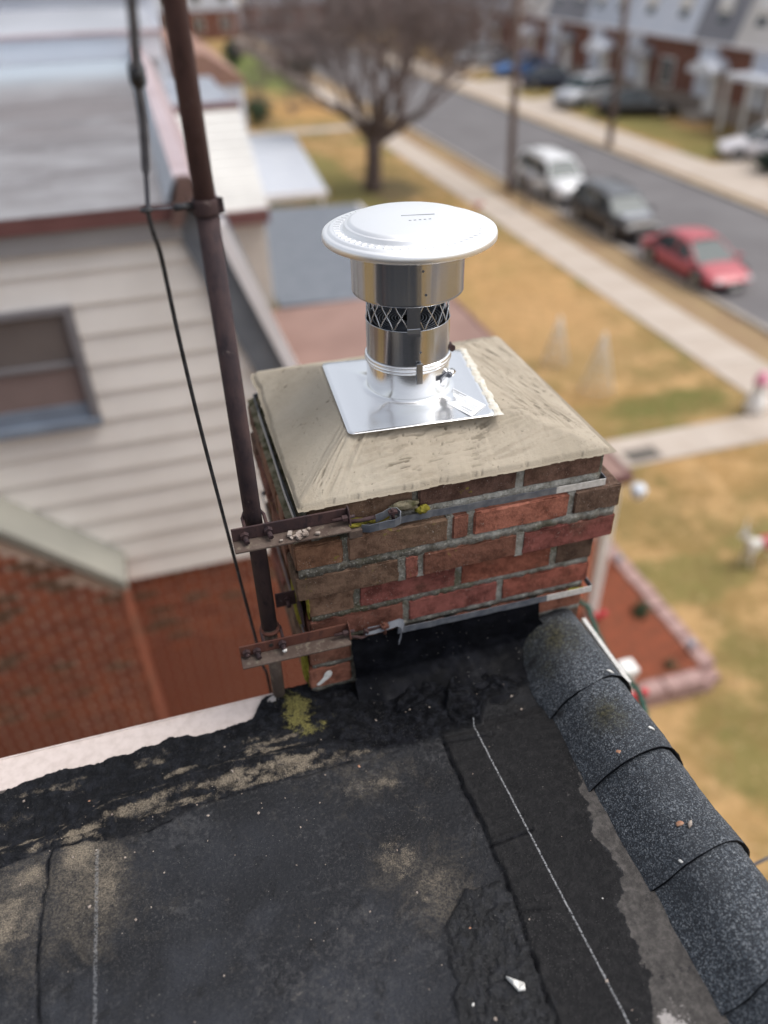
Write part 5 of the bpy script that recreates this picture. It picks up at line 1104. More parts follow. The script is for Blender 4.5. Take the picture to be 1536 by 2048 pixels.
# row beyond the grey roof: stepped, brightly coated flat roofs
hc = thing('stepped_row_house', (-5, 16, G), 'house beyond the grey roof with a white painted parapet and brown coping', 'house')
MB().box(-12, .55, 13.55, 20.5, -4, -1.0).obj('wall', M['roof_white'], hc)
MB().box(-12, .60, 13.45, 13.549, -1.30, -.985).obj('parapet_wall', M['roof_white'], hc)
MB().box(-12, .62, 13.40, 13.60, -.984, -.93).obj('coping', M['coping_pink'], hc)
MB().box(-12, .55, 13.61, 20.5, -.999, -.97).obj('flat_roof', M['roof_grey'], hc)
hd = thing('silver_roof_house', (-5, 26, G), 'farther house with a bright silver coated flat roof', 'house')
MB().box(-14, .9, 20.55, 34, -6, -.72).obj('wall', M['roof_white'], hd); MB().box(-14, .9, 20.5, 34, -.719, -.69).obj('flat_roof', M['roof_white'], hd); MB().box(-14, .9, 20.44, 20.52, -.80, -.60).obj('coping', M['roof_grey'], hd)
he = thing('white_end_house', (.7, 40, G), 'white walled house end showing behind the mast', 'house')
MB().box(-2, 1.75, 37, 46, G, -1.0).obj('wall', M['roof_white'], he); MB().box(-2, 1.8, 36.9, 46, -.999, -.9).obj('roof', M['roof_grey'], he)
# white garage with tan roof behind the beige house
hg = thing('white_garage', (2.5, 26, G), 'low white walled building with a tan brown roof beyond the beige house', 'building')
MB().box(1.55, 3.02, 24, 33, G, -2.95).obj('wall', M['roof_white'], hg)
MB().prism([(3.10, 23.9, -3.02), (3.10, 23.9, -2.90), (2.1, 23.9, -2.25), (1.45, 23.9, -2.30), (1.45, 23.9, -3.02)], (0, 9, 0)).obj('roof', M['roof_tan'], hg)
# patio canopy
pc = thing('patio_cover', (4.6, 29, G), 'pale flat patio cover on posts beyond the slate porch roof', 'patio cover')
MB().prism([(3.2, 24.2, -6.0), (5.25, 24.3, -6.05), (6.0, 33.4, -6.05), (4.0, 33.6, -6.0)], (0, 0, -.08)).obj('roof_sheet', M['canopy'], pc)
MB().prism([(3.18, 24.12, -5.99), (5.27, 24.2, -6.04), (5.27, 24.19, -6.2), (3.18, 24.11, -6.2)], (0, .06, 0)).obj('edge_beam', M['white_trim'], pc)
for (x, y) in ((3.4, 24.4), (5.1, 24.4), (5.85, 33.1)): MB().box(x - .05, x + .05, y - .05, y + .05, G, -6.1).obj('post', M['white_paint'], pc)

# ================================================================== PLANTER BED
bed_ = thing('planter_bed', (5.9, 8, G), 'raised bed of red mulch edged with pinkish blocks on the lawn', 'planter')
MB().box(4.0, 6.15, 5.85, 11.2, G, G + .27).obj('mulch', M['mulch'], bed_)
bm_ = {}
def blk(x, y, z, along):
    key = along
    if key not in bm_:
        m = MB(); L, Wd, hh = .29, .24, .135
        hx, hy = (L / 2, Wd / 2) if along == 'x' else (Wd / 2, L / 2)
        m.add([(-hx, -hy, -hh / 2), (hx, -hy, -hh / 2), (hx, hy, -hh / 2), (-hx, hy, -hh / 2), (-hx * .94, -hy * .94, hh / 2), (hx * .94, -hy * .94, hh / 2), (hx * .94, hy * .94, hh / 2), (-hx * .94, hy * .94, hh / 2)],
              [(0, 3, 2, 1), (4, 5, 6, 7), (0, 1, 5, 4), (1, 2, 6, 5), (2, 3, 7, 6), (3, 0, 4, 7)]); bm_[key] = m.mesh('block', M['block'], (0, 0, 0))
    o = bpy.data.objects.new('block', bm_[key]); C.objects.link(o); o.parent = bed_; b = BASE[bed_.name]; o.location = (x - b.x + rnd.uniform(-.012, .012), y - b.y + rnd.uniform(-.012, .012), z - b.z); o.rotation_euler = (0, 0, rnd.uniform(-.05, .05))
for lay in range(2):
    for k in range(19): blk(6.30, 5.85 + k * .30 + lay * .15, G + .07 + lay * .14, 'y')
    for k in range(9): blk(6.10 - k * .30 - lay * .15, 5.72, G + .07 + lay * .14, 'x')
def leafy(name, c, r, h, n, mat, label, cat, seed, leaf=.05, parent=None):
    q = random.Random(seed); t = thing(name, (c[0], c[1], G), label, cat); m = MB()
    for _ in range(n):
        d = Vector((q.gauss(0, 1), q.gauss(0, 1), q.gauss(0, 1))).normalized(); k = q.uniform(.55, 1.05) * (.8 + .35 * math.sin(d.x * 5 + d.y * 4 + seed))
        p = Vector((c[0] + d.x * r * k, c[1] + d.y * r * k, G + h / 2 + d.z * h / 2 * k)); a = d.orthogonal().normalized(); a.rotate(Matrix.Rotation(q.uniform(0, 6.3), 3, d)); b = d.cross(a) + d * q.uniform(-.6, .6)
        s = leaf * q.uniform(.6, 1.3); m.add([p - a * s * .4, p + b * s, p + a * s * .4], [(0, 1, 2)])
    m.obj('foliage', mat, t); MB().tube([(c[0], c[1], G), (c[0] + .03, c[1], G + h * .6)], [r * .08, r * .03], 6).obj('stem', M['bark'], t); return t
leafy('shrub', (5.95, 7.05), .16, .5, 500, M['evergreen'], 'small dark shrub against the pinkish blocks of the planter', 'shrub', 1, .05)
leafy('shrub', (5.75, 5.98), .12, .42, 300, M['evergreen'], 'tiny shrub near the front corner of the planter', 'shrub', 2, .04)
leafy('shrub', (6.6, 27.2), .5, .9, 1200, M['evergreen'], 'green shrub at the corner of the pale patio cover', 'shrub', 4, .1)
leafy('shrub', (5.2, 23.3), .4, .8, 900, M['evergreen'], 'dark shrub under the front edge of the patio cover', 'shrub', 5, .1)
leafy('shrub', (7.1, 50.1), .9, 1.5, 1500, M['evergreen'], 'dark rounded shrub at the far back path left of the tree', 'shrub', 6, .16)
leafy('shrub', (9.4, 78), .9, 2.2, 1500, M['dark_evergreen'], 'upright dark shrub on the distant green lawn', 'shrub', 7, .2)
leafy('shrub', (13.6, 70), 1.3, 1.4, 1500, M['dark_evergreen'], 'low wide shrub beside the distant pavement', 'shrub', 8, .2)
for i, (x, y, lb) in enumerate(((6.19, 10.35, 'small solar lamp at the far end of the planter edge'), (6.13, 8.05, 'small solar lamp midway along the planter edge'), (6.12, 6.10, 'small solar lamp at the near corner of the planter'))):
    t = thing('garden_light', (x, y, G + .27), lb, 'garden light')
    MB().tube([(x, y, G + .20), (x, y, G + .46)], .012, 8).obj('stake', M['plastic'], t); MB().lathe([(.0, G + .54), (.06, G + .52), (.065, G + .50), (.035, G + .49), (.035, G + .45), (0, G + .44)], (x, y), 12).obj('lamp_head', M['sill_blue'], t)
# bows and white post of our porch
fp = thing('porch_rail', (1.9, 2.2, -3.9), 'white porch rail post with red ribbon bows, seen past the cap shingles', 'rail')
MB().box(1.835, 1.905, 2.18, 2.25, -4.6, -3.0).box(1.825, 1.915, 2.17, 2.26, -3.0, -2.95).obj('post', M['white_paint'], fp, bevel=.01)
def bow(c, s, label, seed):
    t = thing('ribbon_bow', c, label, 'bow'); c = Vector(c)
    for sx in (-1, 1):
        MB().ribbon([c, c + Vector((sx * .5 * s, 0, .35 * s)), c + Vector((sx * s, .1 * s, .2 * s)), c + Vector((sx * .9 * s, .1 * s, -.15 * s)), c + Vector((sx * .4 * s, 0, -.15 * s)), c], (0, s * .22, s * .05), .004).obj('loop', M['red'], t)
        MB().ribbon([c, c + Vector((sx * .25 * s, -.05 * s, -.6 * s)), c + Vector((sx * .45 * s, 0, -1.2 * s))], (0, s * .2, 0), .004).obj('tail', M['red'], t)
bow((2.02, 2.27, -3.3), .07, 'red ribbon bow on the white post near the first shingle edge', 1)
bow((2.13, 2.88, -3.3), .06, 'small red ribbon bow higher up beyond the garland', 2)

# ================================================================== LAWN ORNAMENTS
def cone(x, y, h, r, label, seed):
    t = thing('wire_cone', (x, y, G), label, 'lawn ornament'); m = MB()
    for k in range(12):
        a = k * math.pi / 6; m.tube([(x, y, G + h), (x + r * math.cos(a), y + r * math.sin(a), G)], .008, 4)
    m.obj('ribs', M['wire_white'], t); m = MB(); m.tube([(x + r * (1 - k / 90) * math.cos(k * .45), y + r * (1 - k / 90) * math.sin(k * .45), G + h * k / 90) for k in range(90)], .008, 4); m.obj('spiral', M['wire_white'], t)
cone(8.85, 15.6, 1.3, .34, 'leftmost of the two pale wire cone trees on the lawn', 1); cone(9.1, 14.0, 1.5, .40, 'taller pale wire cone tree, nearer the garden path', 2)
def reindeer(x, y, label):
    t = thing('reindeer_figure', (x, y, G), label, 'lawn ornament'); t.scale = (.62, .62, .62)
    V_ = [(0, 0, .72), (.45, 0, .74), (-.4, 0, .70), (.62, 0, .98), (.72, 0, 1.16), (.90, 0, 1.10), (.42, .12, .4), (.44, .13, .02), (.42, -.12, .4), (.36, -.13, .02), (-.38, .12, .42), (-.44, .13, .02), (-.38, -.12, .42), (-.34, -.13, .02), (-.52, 0, .82), (.70, .08, 1.34), (.62, .16, 1.52), (.70, -.08, 1.34), (.62, -.16, 1.52)]
    E_ = [(0, 1), (0, 2), (1, 3), (3, 4), (4, 5), (1, 6), (6, 7), (1, 8), (8, 9), (2, 10), (10, 11), (2, 12), (12, 13), (2, 14), (4, 15), (15, 16), (4, 17), (17, 18)]
    R_ = [.16, .15, .14, .08, .085, .045, .05, .03, .05, .03, .055, .03, .055, .03, .04, .02, .015, .02, .015]
    me = bpy.data.meshes.new('body'); me.from_pydata([(a * -1, b, c) for a, b, c in V_], E_, []); me.materials.append(M['wire_white']); o = link('body', me, t)
    sk = o.modifiers.new('s', 'SKIN'); 
    for i, r in enumerate(R_): me.skin_vertices[0].data[i].radius = (r, r)
    me.skin_vertices[0].data[0].use_root = True; o.modifiers.new('ss', 'SUBSURF').levels = 1
    b = BASE[t.name]; MB().lathe([(.175, -.13), (.19, -.11), (.19, .11), (.175, .13)], (0, 0), 16).obj('blanket', M['red'], t)
    bl = t.children[-1] if t.children[-1].name.startswith('blanket') else [c for c in t.children if c.name.startswith('blanket')][0]
    for v in bl.data.vertices: p = v.co + b; v.co = Vector((p.z, p.x, p.y + .72))
reindeer(8.62, 7.72, 'white reindeer figure with a red band on the right of the lawn')
t = thing('lawn_figure', (11.85, 12.05, G), 'small white figure with a pink top at the edge of the garden path', 'lawn ornament')
MB().lathe([(0, G), (.20, G), (.24, G + .18), (.16, G + .42), (.10, G + .5), (.15, G + .62), (.13, G + .74), (0, G + .8)], (11.85, 12.05), 16).obj('body', M['white_paint'], t)
MB().lathe([(.16, G + .72), (.15, G + .80), (.09, G + .95), (0, G + 1.0)], (11.85, 12.05), 14).obj('top', M['pink'], t)

# ================================================================== TREES
def tree(x, y, h0, r0, label, seed, spread=1.0, lean=(0, 0), levels=6, forks=None, twig_n=4, z_scale=1.0):
    q = random.Random(seed); t = thing('bare_tree', (x, y, G), label, 'tree'); trunk = MB(); crown = MB()
    def grow(p, d, L, r, lv):
        n = 3; pts = [p]; dd = d.copy()
        for i in range(n):
            dd = (dd + Vector((q.gauss(0, .10), q.gauss(0, .10), q.gauss(0, .05) + .03))).normalized(); pts.append(pts[-1] + dd * L / n)
        r = max(r, .012); e = pts[-1]; rr = [r * (1 - .35 * i / n) for i in range(n + 1)]
        (trunk if lv < 2 else crown).tube(pts, rr, 8 if lv < 2 else (5 if lv < 4 else 3), cap=False)
        if lv >= levels: return
        k = 3 if lv < 4 else q.choice((2, 3, 4)) if lv < levels - 1 else twig_n
        for j in range(k):
            a = 2 * math.pi * (j + q.random() * .6) / k; s = q.uniform(.35, .75) * spread; o_ = dd.orthogonal().normalized(); o_.rotate(Matrix.Rotation(a, 3, dd))
            nd = (dd + o_ * s + Vector((0, 0, .12))).normalized(); grow(e if q.random() < .7 else pts[-2].lerp(e, q.random()), nd, L * q.uniform(.66, .86), rr[-1] * q.uniform(.55, .78), lv + 1)
    base = Vector((x, y, G)); pts = [base + Vector((0, 0, -.1)), base + Vector((.02, 0, .3)), base + Vector((.05 + lean[0] * .3, 0, h0 * .6)), base + Vector((lean[0], lean[1], h0))]
    trunk.tube(pts, [r0 * 1.35, r0 * 1.05, r0 * .95, r0 * .98], 14)
    for (dx, dy, dz, L, rr) in forks: grow(pts[-1] - Vector((0, 0, .15)), Vector((dx, dy, dz)).normalized(), L, r0 * rr, 1)
    trunk.obj('trunk', M['bark'], t); crown.obj('crown', M['twig'], t); return t
tree(9.2, 33.3, 2.0, .34, 'large bare tree with a wide twiggy crown between lawn and pavement', 4, 1.0, (.1, 0), 7,
     [(.9, -.1, .42, 2.5, .62), (-.25, .3, 1, 1.9, .62), (.15, -.3, 1, 1.9, .6), (-.7, -.1, .8, 1.9, .55), (.5, .4, .8, 2.0, .5), (.1, -.6, .8, 1.8, .45), (.6, -.5, .9, 1.6, .3), (-.4, -.5, .9, 1.5, .3), (-.5, .5, .8, 1.6, .28), (.8, .3, .8, 1.6, .3), (0, .1, 1, 1.6, .4)])
tree(14.1, 45.0, 2.2, .26, 'second bare tree, farther along the pavement behind the first', 9, 1.1, (0, 0), 6, [(.6, 0, 1, 2.6, .6), (-.5, .2, 1, 2.4, .6), (0, -.3, 1, 2.4, .5)])
tree(20.5 - 8.0, 72.0, 3.0, .25, 'third bare tree, far up the street among the houses', 12, 1.1, (0, 0), 6, [(.6, 0, 1, 3.0, .6), (-.5, .2, 1, 2.8, .6), (0, -.3, 1, 2.8, .5)])
tree(4.5, 80, 2.6, .22, 'thin bare tree standing before the pale houses at the top', 15, 1.0, (0, 0), 5, [(.4, 0, 1, 2.6, .6), (-.5, .2, 1, 2.4, .6)])
# evergreen far away
t = thing('pine_tree', (24, 92, G), 'dark evergreen tree far up the street', 'tree'); q = random.Random(2); m = MB()
for _ in range(3500):
    f = q.random(); rr = 3.2 * (1 - f) ** .8 * q.uniform(.5, 1) + .2; a = q.uniform(0, 6.3); p = Vector((24 + rr * math.cos(a), 92 + rr * math.sin(a), G + 1 + f * 9)); d = Vector((math.cos(a), math.sin(a), -.4)); s = q.uniform(.25, .5)
    o_ = d.orthogonal().normalized() * s * .4; m.add([p - o_, p + d * s, p + o_], [(0, 1, 2)])
m.obj('crown', M['dark_evergreen'], t); MB().tube([(24, 92, G), (24, 92, G + 9)], [.25, .05], 8).obj('trunk', M['bark'], t)
# utility poles, mailbox post
for (x, y, dx, rr, lb) in ((14.45, 30.9, -.25, .15, 'brown wooden utility pole beside the white sport utility car'), (22.5, 36.9, -.25, .16, 'wooden utility pole on the far side of the street')):
    t = thing('utility_pole', (x, y, G), lb, 'utility pole', 'wooden poles along the street'); MB().tube([(x, y, G), (x + dx, y, G + 9.5)], [rr, rr * .8], 12).obj('pole', M['pole'], t)
    MB().box(x + dx - 1.1, x + dx + 1.1, y - .16, y - .06, G + 8.7, G + 8.82).obj('crossarm', M['pole'], t)
t = thing('mailbox', (14.2, 26.9, G), 'thin dark post with a small box and red bow on the grass verge', 'mailbox')
MB().tube([(13.9, 28.2, G), (13.9, 28.2, G + 1.1)], .05, 8).obj('post', M['pole'], t); MB().box(13.75, 14.05, 28.0, 28.45, G + 1.1, G + 1.35).obj('box', M['win_frame'], t, bevel=.04)
bow((11.852, 28.0, -8.03), .20, 'small red bow seen just beyond the rim of the flue cap lid', 5)

# ================================================================== CARS
def car(name, loc, head, L, W, Hh, kind, body_m, label, lower=None, group='cars parked along the near kerb', hood=None):
    """origin at the centre on the ground; x forward"""
    t = thing(name, (loc[0], loc[1], G), label, 'car', group); b = BASE[t.name]
    def P(x, y, z): return (b.x + x, b.y + y, b.z + z)
    suv = kind == 'suv'; bl = .62 * Hh if suv else .60 * Hh; hl = L / 2; hw = W / 2; gc = .20 if suv else .16
    wb = L * .30; wr = .36 if suv else .31
    st = [(-hl, .42, bl * .80, .78), (-hl + .05, .30, bl * .97, .88), (-hl + .35, gc + .03, bl * 1.02, .97), (-wb, gc, bl * 1.03, 1.0), (-.2, gc, bl * 1.0, 1.0), (wb - .35, gc, bl * .99, 1.0), (wb + .1, gc, bl * (.95 if suv else .90), .99), (hl - .35, gc + .02, bl * (.88 if suv else .78), .94), (hl - .06, .27, bl * (.78 if suv else .62), .84), (hl, .38, bl * (.62 if suv else .50), .74)]
    m = MB(); vv = []
    for (x, z0, z1, w) in st:
        w *= hw; zm = z0 + (z1 - z0) * .55
        vv += [P(x, -w * .9, z0), P(x, -w, z0 + .10), P(x, -w * 1.0, zm), P(x, -w * .95, z1 - .05), P(x, -w * .80, z1), P(x, 0, z1 + .03), P(x, w * .80, z1), P(x, w * .95, z1 - .05), P(x, w * 1.0, zm), P(x, w, z0 + .10), P(x, w * .9, z0)]
    n = 11; fs = [(i * n + k, (i + 1) * n + k, (i + 1) * n + (k + 1) % n, i * n + (k + 1) % n) for i in range(len(st) - 1) for k in range(n)]
    fs += [tuple(range(n)), tuple((len(st) - 1) * n + k for k in range(n))[::-1]]
    m.add(vv, fs, 0, True); o = m.obj('body', lower or body_m, t); sb = o.modifiers.new('s', 'SUBSURF'); sb.levels = sb.render_levels = 1
    # cabin
    if suv: cabs = [(-hl + .12, bl * .98, hw * .88), (-hl + .38, Hh - .05, hw * .74), (-hl + .8, Hh, hw * .76), (.25, Hh - .02, hw * .76), (.55, Hh - .10, hw * .74), (1.12, bl * .98, hw * .86)]
    else: cabs = [(-hl + .55, bl * .98, hw * .84), (-.95, Hh - .08, hw * .66), (-.5, Hh, hw * .68), (.0, Hh - .01, hw * .68), (.28, Hh - .06, hw * .66), (1.05, bl * .97, hw * .84)]
    bw = hw * .90; xa, xf = cabs[0][0], cabs[-1][0]; zl = bl * .99
    m = MB()
    def prof(i): return cabs[i]
    top = cabs[1:-1]; roofv = []
    for (x, z, w) in top: roofv += [P(x, -w, z - .05), P(x, -w * .85, z), P(x, 0, z + .03), P(x, w * .85, z), P(x, w, z - .05)]
    k5 = 5; fs = [(i * k5 + k, (i + 1) * k5 + k, (i + 1) * k5 + k + 1, i * k5 + k + 1) for i in range(len(top) - 1) for k in range(k5 - 1)]
    m.add(roofv, fs, 0, True)
    # pillars: thin frames at the corners and between the side windows
    def pil(a, c, w): m.tube([P(*a), P(*c)], w, 6)
    for s in (-1, 1):
        pil((xa, s * bw, zl - .05), (top[0][0], s * top[0][2], top[0][1] - .05), .05); pil((xf, s * bw, zl - .05), (top[-1][0], s * top[-1][2], top[-1][1] - .05), .04)
        for px in ((-.15, -1.15) if suv else (-.1,)): pil((px - .03, s * bw, zl - .05), (px, s * (top[1][2]), Hh - .07), .04)
        m.tube([P(top[0][0], s * top[0][2], top[0][1] - .05)] + [P(x, s * w, z - .05) for x, z, w in top[1:]], .035, 6)
    m.obj('roof', body_m, t)
    g = MB()
    w0, w1 = cabs[0][2], top[0][2]; g.quad(P(xa, -w0, zl - .02), P(top[0][0], -w1, top[0][1] - .04), P(top[0][0], w1, top[0][1] - .04), P(xa, w0, zl - .02)); g.obj('rear_window', M['car_glass'], t)
    g = MB(); w0, w1 = cabs[-1][2], top[-1][2]; g.quad(P(xf, w0, zl - .02), P(top[-1][0], w1, top[-1][1] - .03), P(top[-1][0], -w1, top[-1][1] - .03), P(xf, -w0, zl - .02)); g.obj('windscreen', M['car_glass'], t)
    for s in (-1, 1):
        g = MB(); lo = [P(xa, s * bw, zl - .03), P(xf, s * bw, zl - .03)]; hi = [P(x, s * (w - .004), z - .06) for x, z, w in top[::-1]]
        g.add(lo + hi, [tuple(range(2 + len(hi)))]); g.obj('side_window', M['glass'], t)
        for xw in (-wb, wb):
            wv = thing('x', (0, 0, 0), None, None); bpy.data.objects.remove(wv)
            y = s * (hw - .06); tm = MB()
            pr = [(wr * .62, -.10), (wr * .94, -.11), (wr, -.07), (wr, .07), (wr * .94, .11), (wr * .62, .10)]; vv = []; nn = 20
            for (r_, yo) in pr: vv += [P(xw + r_ * math.cos(2 * math.pi * k / nn), y + yo, wr + r_ * math.sin(2 * math.pi * k / nn)) for k in range(nn)]
            tm.add(vv, [(i * nn + k, i * nn + (k + 1) % nn, (i + 1) * nn + (k + 1) % nn, (i + 1) * nn + k) for i in range(len(pr) - 1) for k in range(nn)], 0, True); wo2 = tm.obj('wheel', M['tyre'], t)
            rm = MB(); rm.tube([P(xw, y - .08, wr), P(xw, y + .08, wr)], wr * .62, 18)
            for k in range(5): a = k * 2 * math.pi / 5; rm.obox(P(xw + wr * .3 * math.cos(a), y + s * .085, wr + wr * .3 * math.sin(a)), (wr * .3 * math.cos(a), 0, wr * .3 * math.sin(a)), (0, .012, 0), (-.03 * math.sin(a), 0, .03 * math.cos(a)))
            rm.obj('rim', M['rim'], wo2)
        hz = bl * (.66 if suv else .56)
        MB().obox(P(hl - .10, s * hw * .62, hz), (.06, s * -.02, 0), (0, hw * .16, 0), (0, 0, .07)).obj('headlight', M['lamp_glass'], t, bevel=.02)
        MB().obox(P(-hl + .03, s * hw * .66, bl * .72), (.03, 0, 0), (0, hw * .13, 0), (0, 0, .09)).obj('tail_light', M['tail'], t, bevel=.02)
        MB().obox(P(xf - .18, s * (hw + .06), zl + .03), (.05, 0, 0), (0, .09, 0), (0, 0, .055)).obj('mirror', M['plastic'] if suv else body_m, t, bevel=.02)
    MB().obox(P(hl - .02, 0, bl * .46), (.03, 0, 0), (0, hw * .35, 0), (0, 0, .07)).obj('grille', M['plastic'], t, bevel=.01)
    MB().obox(P(hl + .012, 0, bl * .33), (.006, 0, 0), (0, .15, 0), (0, 0, .055)).obj('number_plate', M['wire_white'], t)
    if suv:
        for s in (-1, 1): MB().tube([P(-hl + .6, s * hw * .62, Hh + .05), P(.2, s * hw * .62, Hh + .05)], .02, 6).obj('roof_rail', M['plastic'], t)
    if hood: MB().prism([P(1.15, -hw * .72, bl * .995 + .035), P(1.15, hw * .72, bl * .995 + .035), P(hl - .35, hw * .66, bl * .89 + .035), P(hl - .35, -hw * .66, bl * .89 + .035)], (0, 0, .012)).obj('bonnet', hood, t, bevel=.006)
    t.rotation_euler = (0, 0, head); return t
red_p = paint('faded_red_paint', (.42, .085, .10), .05, .30); dk = paint('black_paint', (.03, .028, .028)); wh = paint('white_car_paint', (.70, .70, .71), .1)
car('parked_car', (15.72, 20.0), -math.pi / 2, 4.0, 1.58, 1.2, 'sedan', red_p, 'faded red two door car, nearest of the cars at the kerb')
car('parked_suv', (15.75, 24.9), -math.pi / 2, 4.0, 1.6, 1.4, 'suv', paint('dark_grey_paint', (.13, .135, .145)), 'dark brown and grey sport utility car, reflection painted on its bonnet, between the red and the white ones', lower=paint('dark_brown_paint', (.05, .042, .038)), hood=paint('bonnet_reflection', (.30, .31, .33)))  # paler bonnet paint imitates sky reflected on a dark car
car('parked_suv', (15.85, 29.9), -math.pi / 2, 4.1, 1.6, 1.52, 'suv', wh, 'white sport utility car behind the wooden pole')
GR = 'cars standing before the houses across the street'
car('parked_car', (28.2, 43.9), math.radians(-20), 4.7, 1.8, 1.45, 'sedan', dk, 'black car at the end of the driveway right of the far pole', group=GR)
car('parked_suv', (27.2, 48.2), math.radians(-160), 4.5, 1.8, 1.7, 'suv', paint('silver_paint', (.42, .43, .46)), 'silver car just left of the far utility pole', group=GR)
car('parked_car', (28.6, 55.2), math.radians(-20), 4.7, 1.8, 1.45, 'sedan', paint('dark_blue_paint', (.03, .035, .06)), 'dark saloon across the street beside the blue car', group=GR)
car('parked_car', (29.2, 62.0), math.radians(180), 4.5, 1.8, 1.5, 'sedan', paint('blue_paint', (.05, .15, .38)), 'blue car across the street, left of the dark saloon', group=GR)
car('parked_car', (28.6, 69.5), math.radians(180), 4.5, 1.8, 1.5, 'suv', paint('pale_paint', (.55, .58, .62)), 'pale car farthest up the street, left of the blue one', group=GR)
car('parked_car', (27.9, 32.1), math.radians(150), 4.4, 1.8, 1.45, 'sedan', paint('white_paint_b', (.75, .72, .74)), 'white car half out of the frame on the right driveway', group=GR)
leafy('shrub', (26.2, 29.6), .85, 1.0, 1500, M['dark_evergreen'], 'dark green shrub below the white car on the right', 'shrub', 11, .14)

# ================================================================== HOUSES ACROSS THE STREET
blue_w = simple('pale_blue_siding', (.46, .50, .58), (.52, .56, .63), .6, .5); grey_w = simple('grey_shingle_siding', (.20, .20, .225), (.25, .25, .275), .8, .7); cream_w = simple('cream_upper_siding', (.66, .62, .59), (.6, .57, .54), .6, .6); tan_w = simple('tan_stone', (.24, .19, .16), (.3, .25, .21), 2, .9); bwh = simple('bluish_white', (.58, .62, .70), (.64, .67, .74), .5, .5)
def row_house(y0, y1, um, label, seed, doors, brick=True, roofm=None):
    q = random.Random(seed); X0 = 31.4; t = thing('row_house', (X0 + 4, (y0 + y1) / 2, G), label, 'house', 'row houses across the street')
    MB().box(X0, X0 + 9, y0 + .02, y1 - .02, G, -4.75).obj('lower_wall', M['brick_far'] if brick else tan_w, t)
    MB().box(X0 - .03, X0 - .001, y0 + .02, y1 - .02, G, G + 1.0).obj('base_course', tan_w, t)
    MB().prism([(X0 - .25, y0 + .02, -4.8), (X0 + .75, y0 + .02, -2.0), (X0 + 9, y0 + .02, -1.7), (X0 + 9, y0 + .02, -4.8)], (0, y1 - y0 - .04, 0)).obj('upper_wall', um, t)
    MB().box(X0 - .33, X0 - .20, y0 + .02, y1 - .02, -4.92, -4.78).obj('eave_board', M['white_trim'], t)
    MB().prism([(X0 + .65, y0, -2.0), (X0 + .9, y0, -1.88), (X0 + 9, y0, -1.6), (X0 + 9, y0, -1.69), (X0 + .9, y0, -2.02)], (0, y1 - y0, 0)).obj('roof', roofm or M['roof_grey'], t)
    n = 2 if y1 - y0 > 5 else 1
    for k in range(n):
        yc = y0 + (y1 - y0) * (k + .5) / n + q.uniform(-.2, .2)
        f = MB().obox((X0 + .32, yc, -3.4), (.10, 0, .28), (0, .5, 0), (-.4 * .34, 0, .55)).obj('window', M['white_paint'], t); MB().obox((X0 + .22, yc, -3.4), (.02, 0, 0), (0, .40, 0), (.17, 0, .50)).obj('pane', M['glass'], f)
    for (yd, kind) in doors:
        if kind == 'door':
            d = MB().box(X0 - .06, X0 - .001, yd - .55, yd + .55, G + .3, G + 2.45).obj('door', M['white_paint'], t); MB().box(X0 - .10, X0 - .06, yd + .3, yd + .36, G + 1.3, G + 1.4).obj('handle', M['band'], d)
            m = MB(); prof = [(math.cos(a), math.sin(a)) for a in np.linspace(0, math.pi, 9)]
            m.prism([(X0 - .01, yd + 1.15 * c, G + 2.55 + .55 * s) for c, s in prof], (-1.1, 0, -.25)).obj('canopy', M['soffit'] if q.random() < .5 else M['roof_white'], t)
            MB().box(X0 - 1.2, X0 - .03, yd - .8, yd + .8, G, G + .28).obj('step', M['kerb'], t)
        elif kind == 'garage': MB().box(X0 - .05, X0 - .001, yd - 1.2, yd + 1.2, G + .1, G + 2.2).obj('garage_door', M['white_paint'], t)
        elif kind == 'porch':
            MB().box(X0 - 2.0, X0 - .01, yd - 1.9, yd + 1.9, G + 2.5, G + 2.75).obj('porch_roof', M['roof_white'], t)
            for s in (-1.7, 0, 1.7): MB().box(X0 - 1.95, X0 - 1.8, yd + s - .08, yd + s + .08, G, G + 2.5).obj('post', M['white_paint'], t)
        elif kind == 'win':
            f = MB().box(X0 - .05, X0 - .001, yd - .7, yd + .7, G + 1.1, G + 2.6).obj('window', M['white_paint'], t); MB().box(X0 - .07, X0 - .05, yd - .58, yd + .58, G + 1.2, G + 2.5).obj('pane', M['glass'], f)
        elif kind == 'blue': MB().box(X0 - .12, X0 - .001, yd - .8, yd + .8, G + 1.0, -4.95).obj('bay_panel', bwh, t)
    return t
row_house(28.0, 34.0, cream_w, 'row house with cream upper wall, beyond the right edge of the street view', 1, ((30, 'porch'), (32.6, 'win')))
row_house(34.0, 40.3, cream_w, 'row house with cream upper wall and white porch at the right edge', 2, ((36.2, 'porch'), (35.4, 'door'), (37.8, 'blue')))
row_house(40.3, 44.0, grey_w, 'row house with grey shingled upper wall and rounded door canopy', 3, ((42.4, 'blue'), (41.6, 'door')))
row_house(44.0, 51.0, bwh, 'row house with bluish white upper wall and dark brick, right of the far pole', 4, ((49.9, 'blue'), (48.8, 'door'), (46.2, 'win')))
row_house(51.0, 56.5, blue_w, 'row house with pale blue upper wall behind the far pole', 5, ((54.8, 'blue'), (53.6, 'door')))
row_house(56.5, 62.5, grey_w, 'row house with grey upper wall behind the dark saloon', 6, ((59.0, 'door'), (61.2, 'blue')))
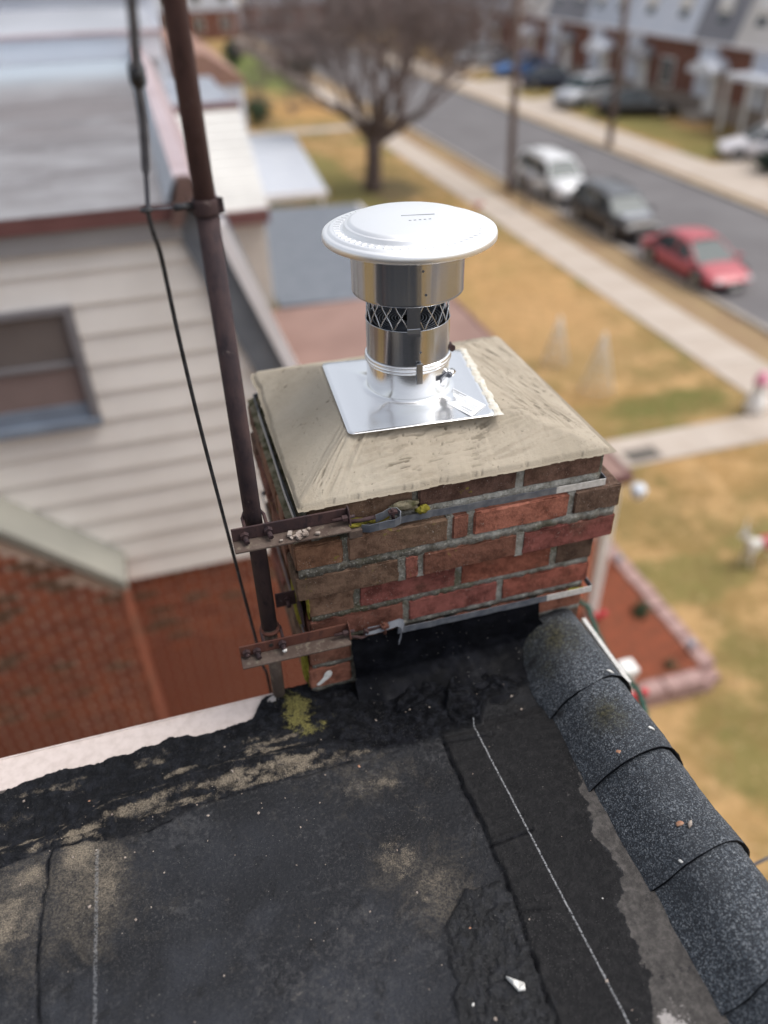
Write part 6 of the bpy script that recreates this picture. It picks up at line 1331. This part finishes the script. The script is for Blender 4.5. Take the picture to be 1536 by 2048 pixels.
row_house(62.5, 69.5, cream_w, 'row house with cream upper wall behind the blue car', 7, ((65, 'door'), (67.4, 'win')))
row_house(69.5, 76.5, blue_w, 'row house with pale blue upper wall near the near pole top', 8, ((72, 'door'), (74.6, 'blue')))
row_house(76.5, 84.0, grey_w, 'row house with grey upper wall, third from the far end of the row', 9, ((79, 'door'), (82, 'win')))
row_house(84.0, 92.0, bwh, 'row house with bluish white upper wall, second from the far end of the row', 10, ((86, 'door'), (89.6, 'blue')))
row_house(92.0, 100.0, cream_w, 'row house with cream upper wall at the far end of the row', 11, ((94, 'door'), (98, 'win')))
# houses closing the view
def end_house(x, y, w, d, h, um, label, seed):
    t = thing('distant_house', (x, y, G), label, 'house', 'houses at the top of the street')
    MB().box(x - w / 2, x + w / 2, y, y + d, G, G + h * .5).obj('lower_wall', M['brick_far'], t); MB().box(x - w / 2, x + w / 2, y - .1, y + d, G + h * .5, G + h).obj('upper_wall', um, t)
    MB().prism([(x - w / 2 - .3, y - .4, G + h), (x - w / 2 - .3, y + d / 2, G + h * 1.35), (x - w / 2 - .3, y + d, G + h)], (w + .6, 0, 0)).obj('roof', M['roof_slate'], t)
    for k in range(3):
        xc = x - w / 2 + w * (k + .5) / 3; f = MB().box(xc - .5, xc + .5, y - .16, y - .101, G + h * .62, G + h * .88).obj('window', M['white_paint'], t); MB().box(xc - .4, xc + .4, y - .19, y - .161, G + h * .64, G + h * .86).obj('pane', M['glass'], f)
        f = MB().box(xc - .5, xc + .5, y - .06, y - .001, G + h * .14, G + h * .38).obj('window', M['white_paint'], t); MB().box(xc - .4, xc + .4, y - .09, y - .061, G + h * .16, G + h * .36).obj('pane', M['glass'], f)
end_house(9, 104, 9, 8, 5.6, bwh, 'bluish white house closing the view left of the bare tree', 1)
end_house(20, 108, 9, 8, 5.6, blue_w, 'pale blue house closing the view behind the bare crown', 2)
end_house(31, 110, 9, 8, 5.6, cream_w, 'cream house closing the view at the end of the road', 3)
end_house(-2, 102, 9, 8, 5.6, grey_w, 'grey house closing the view behind the mast', 4)
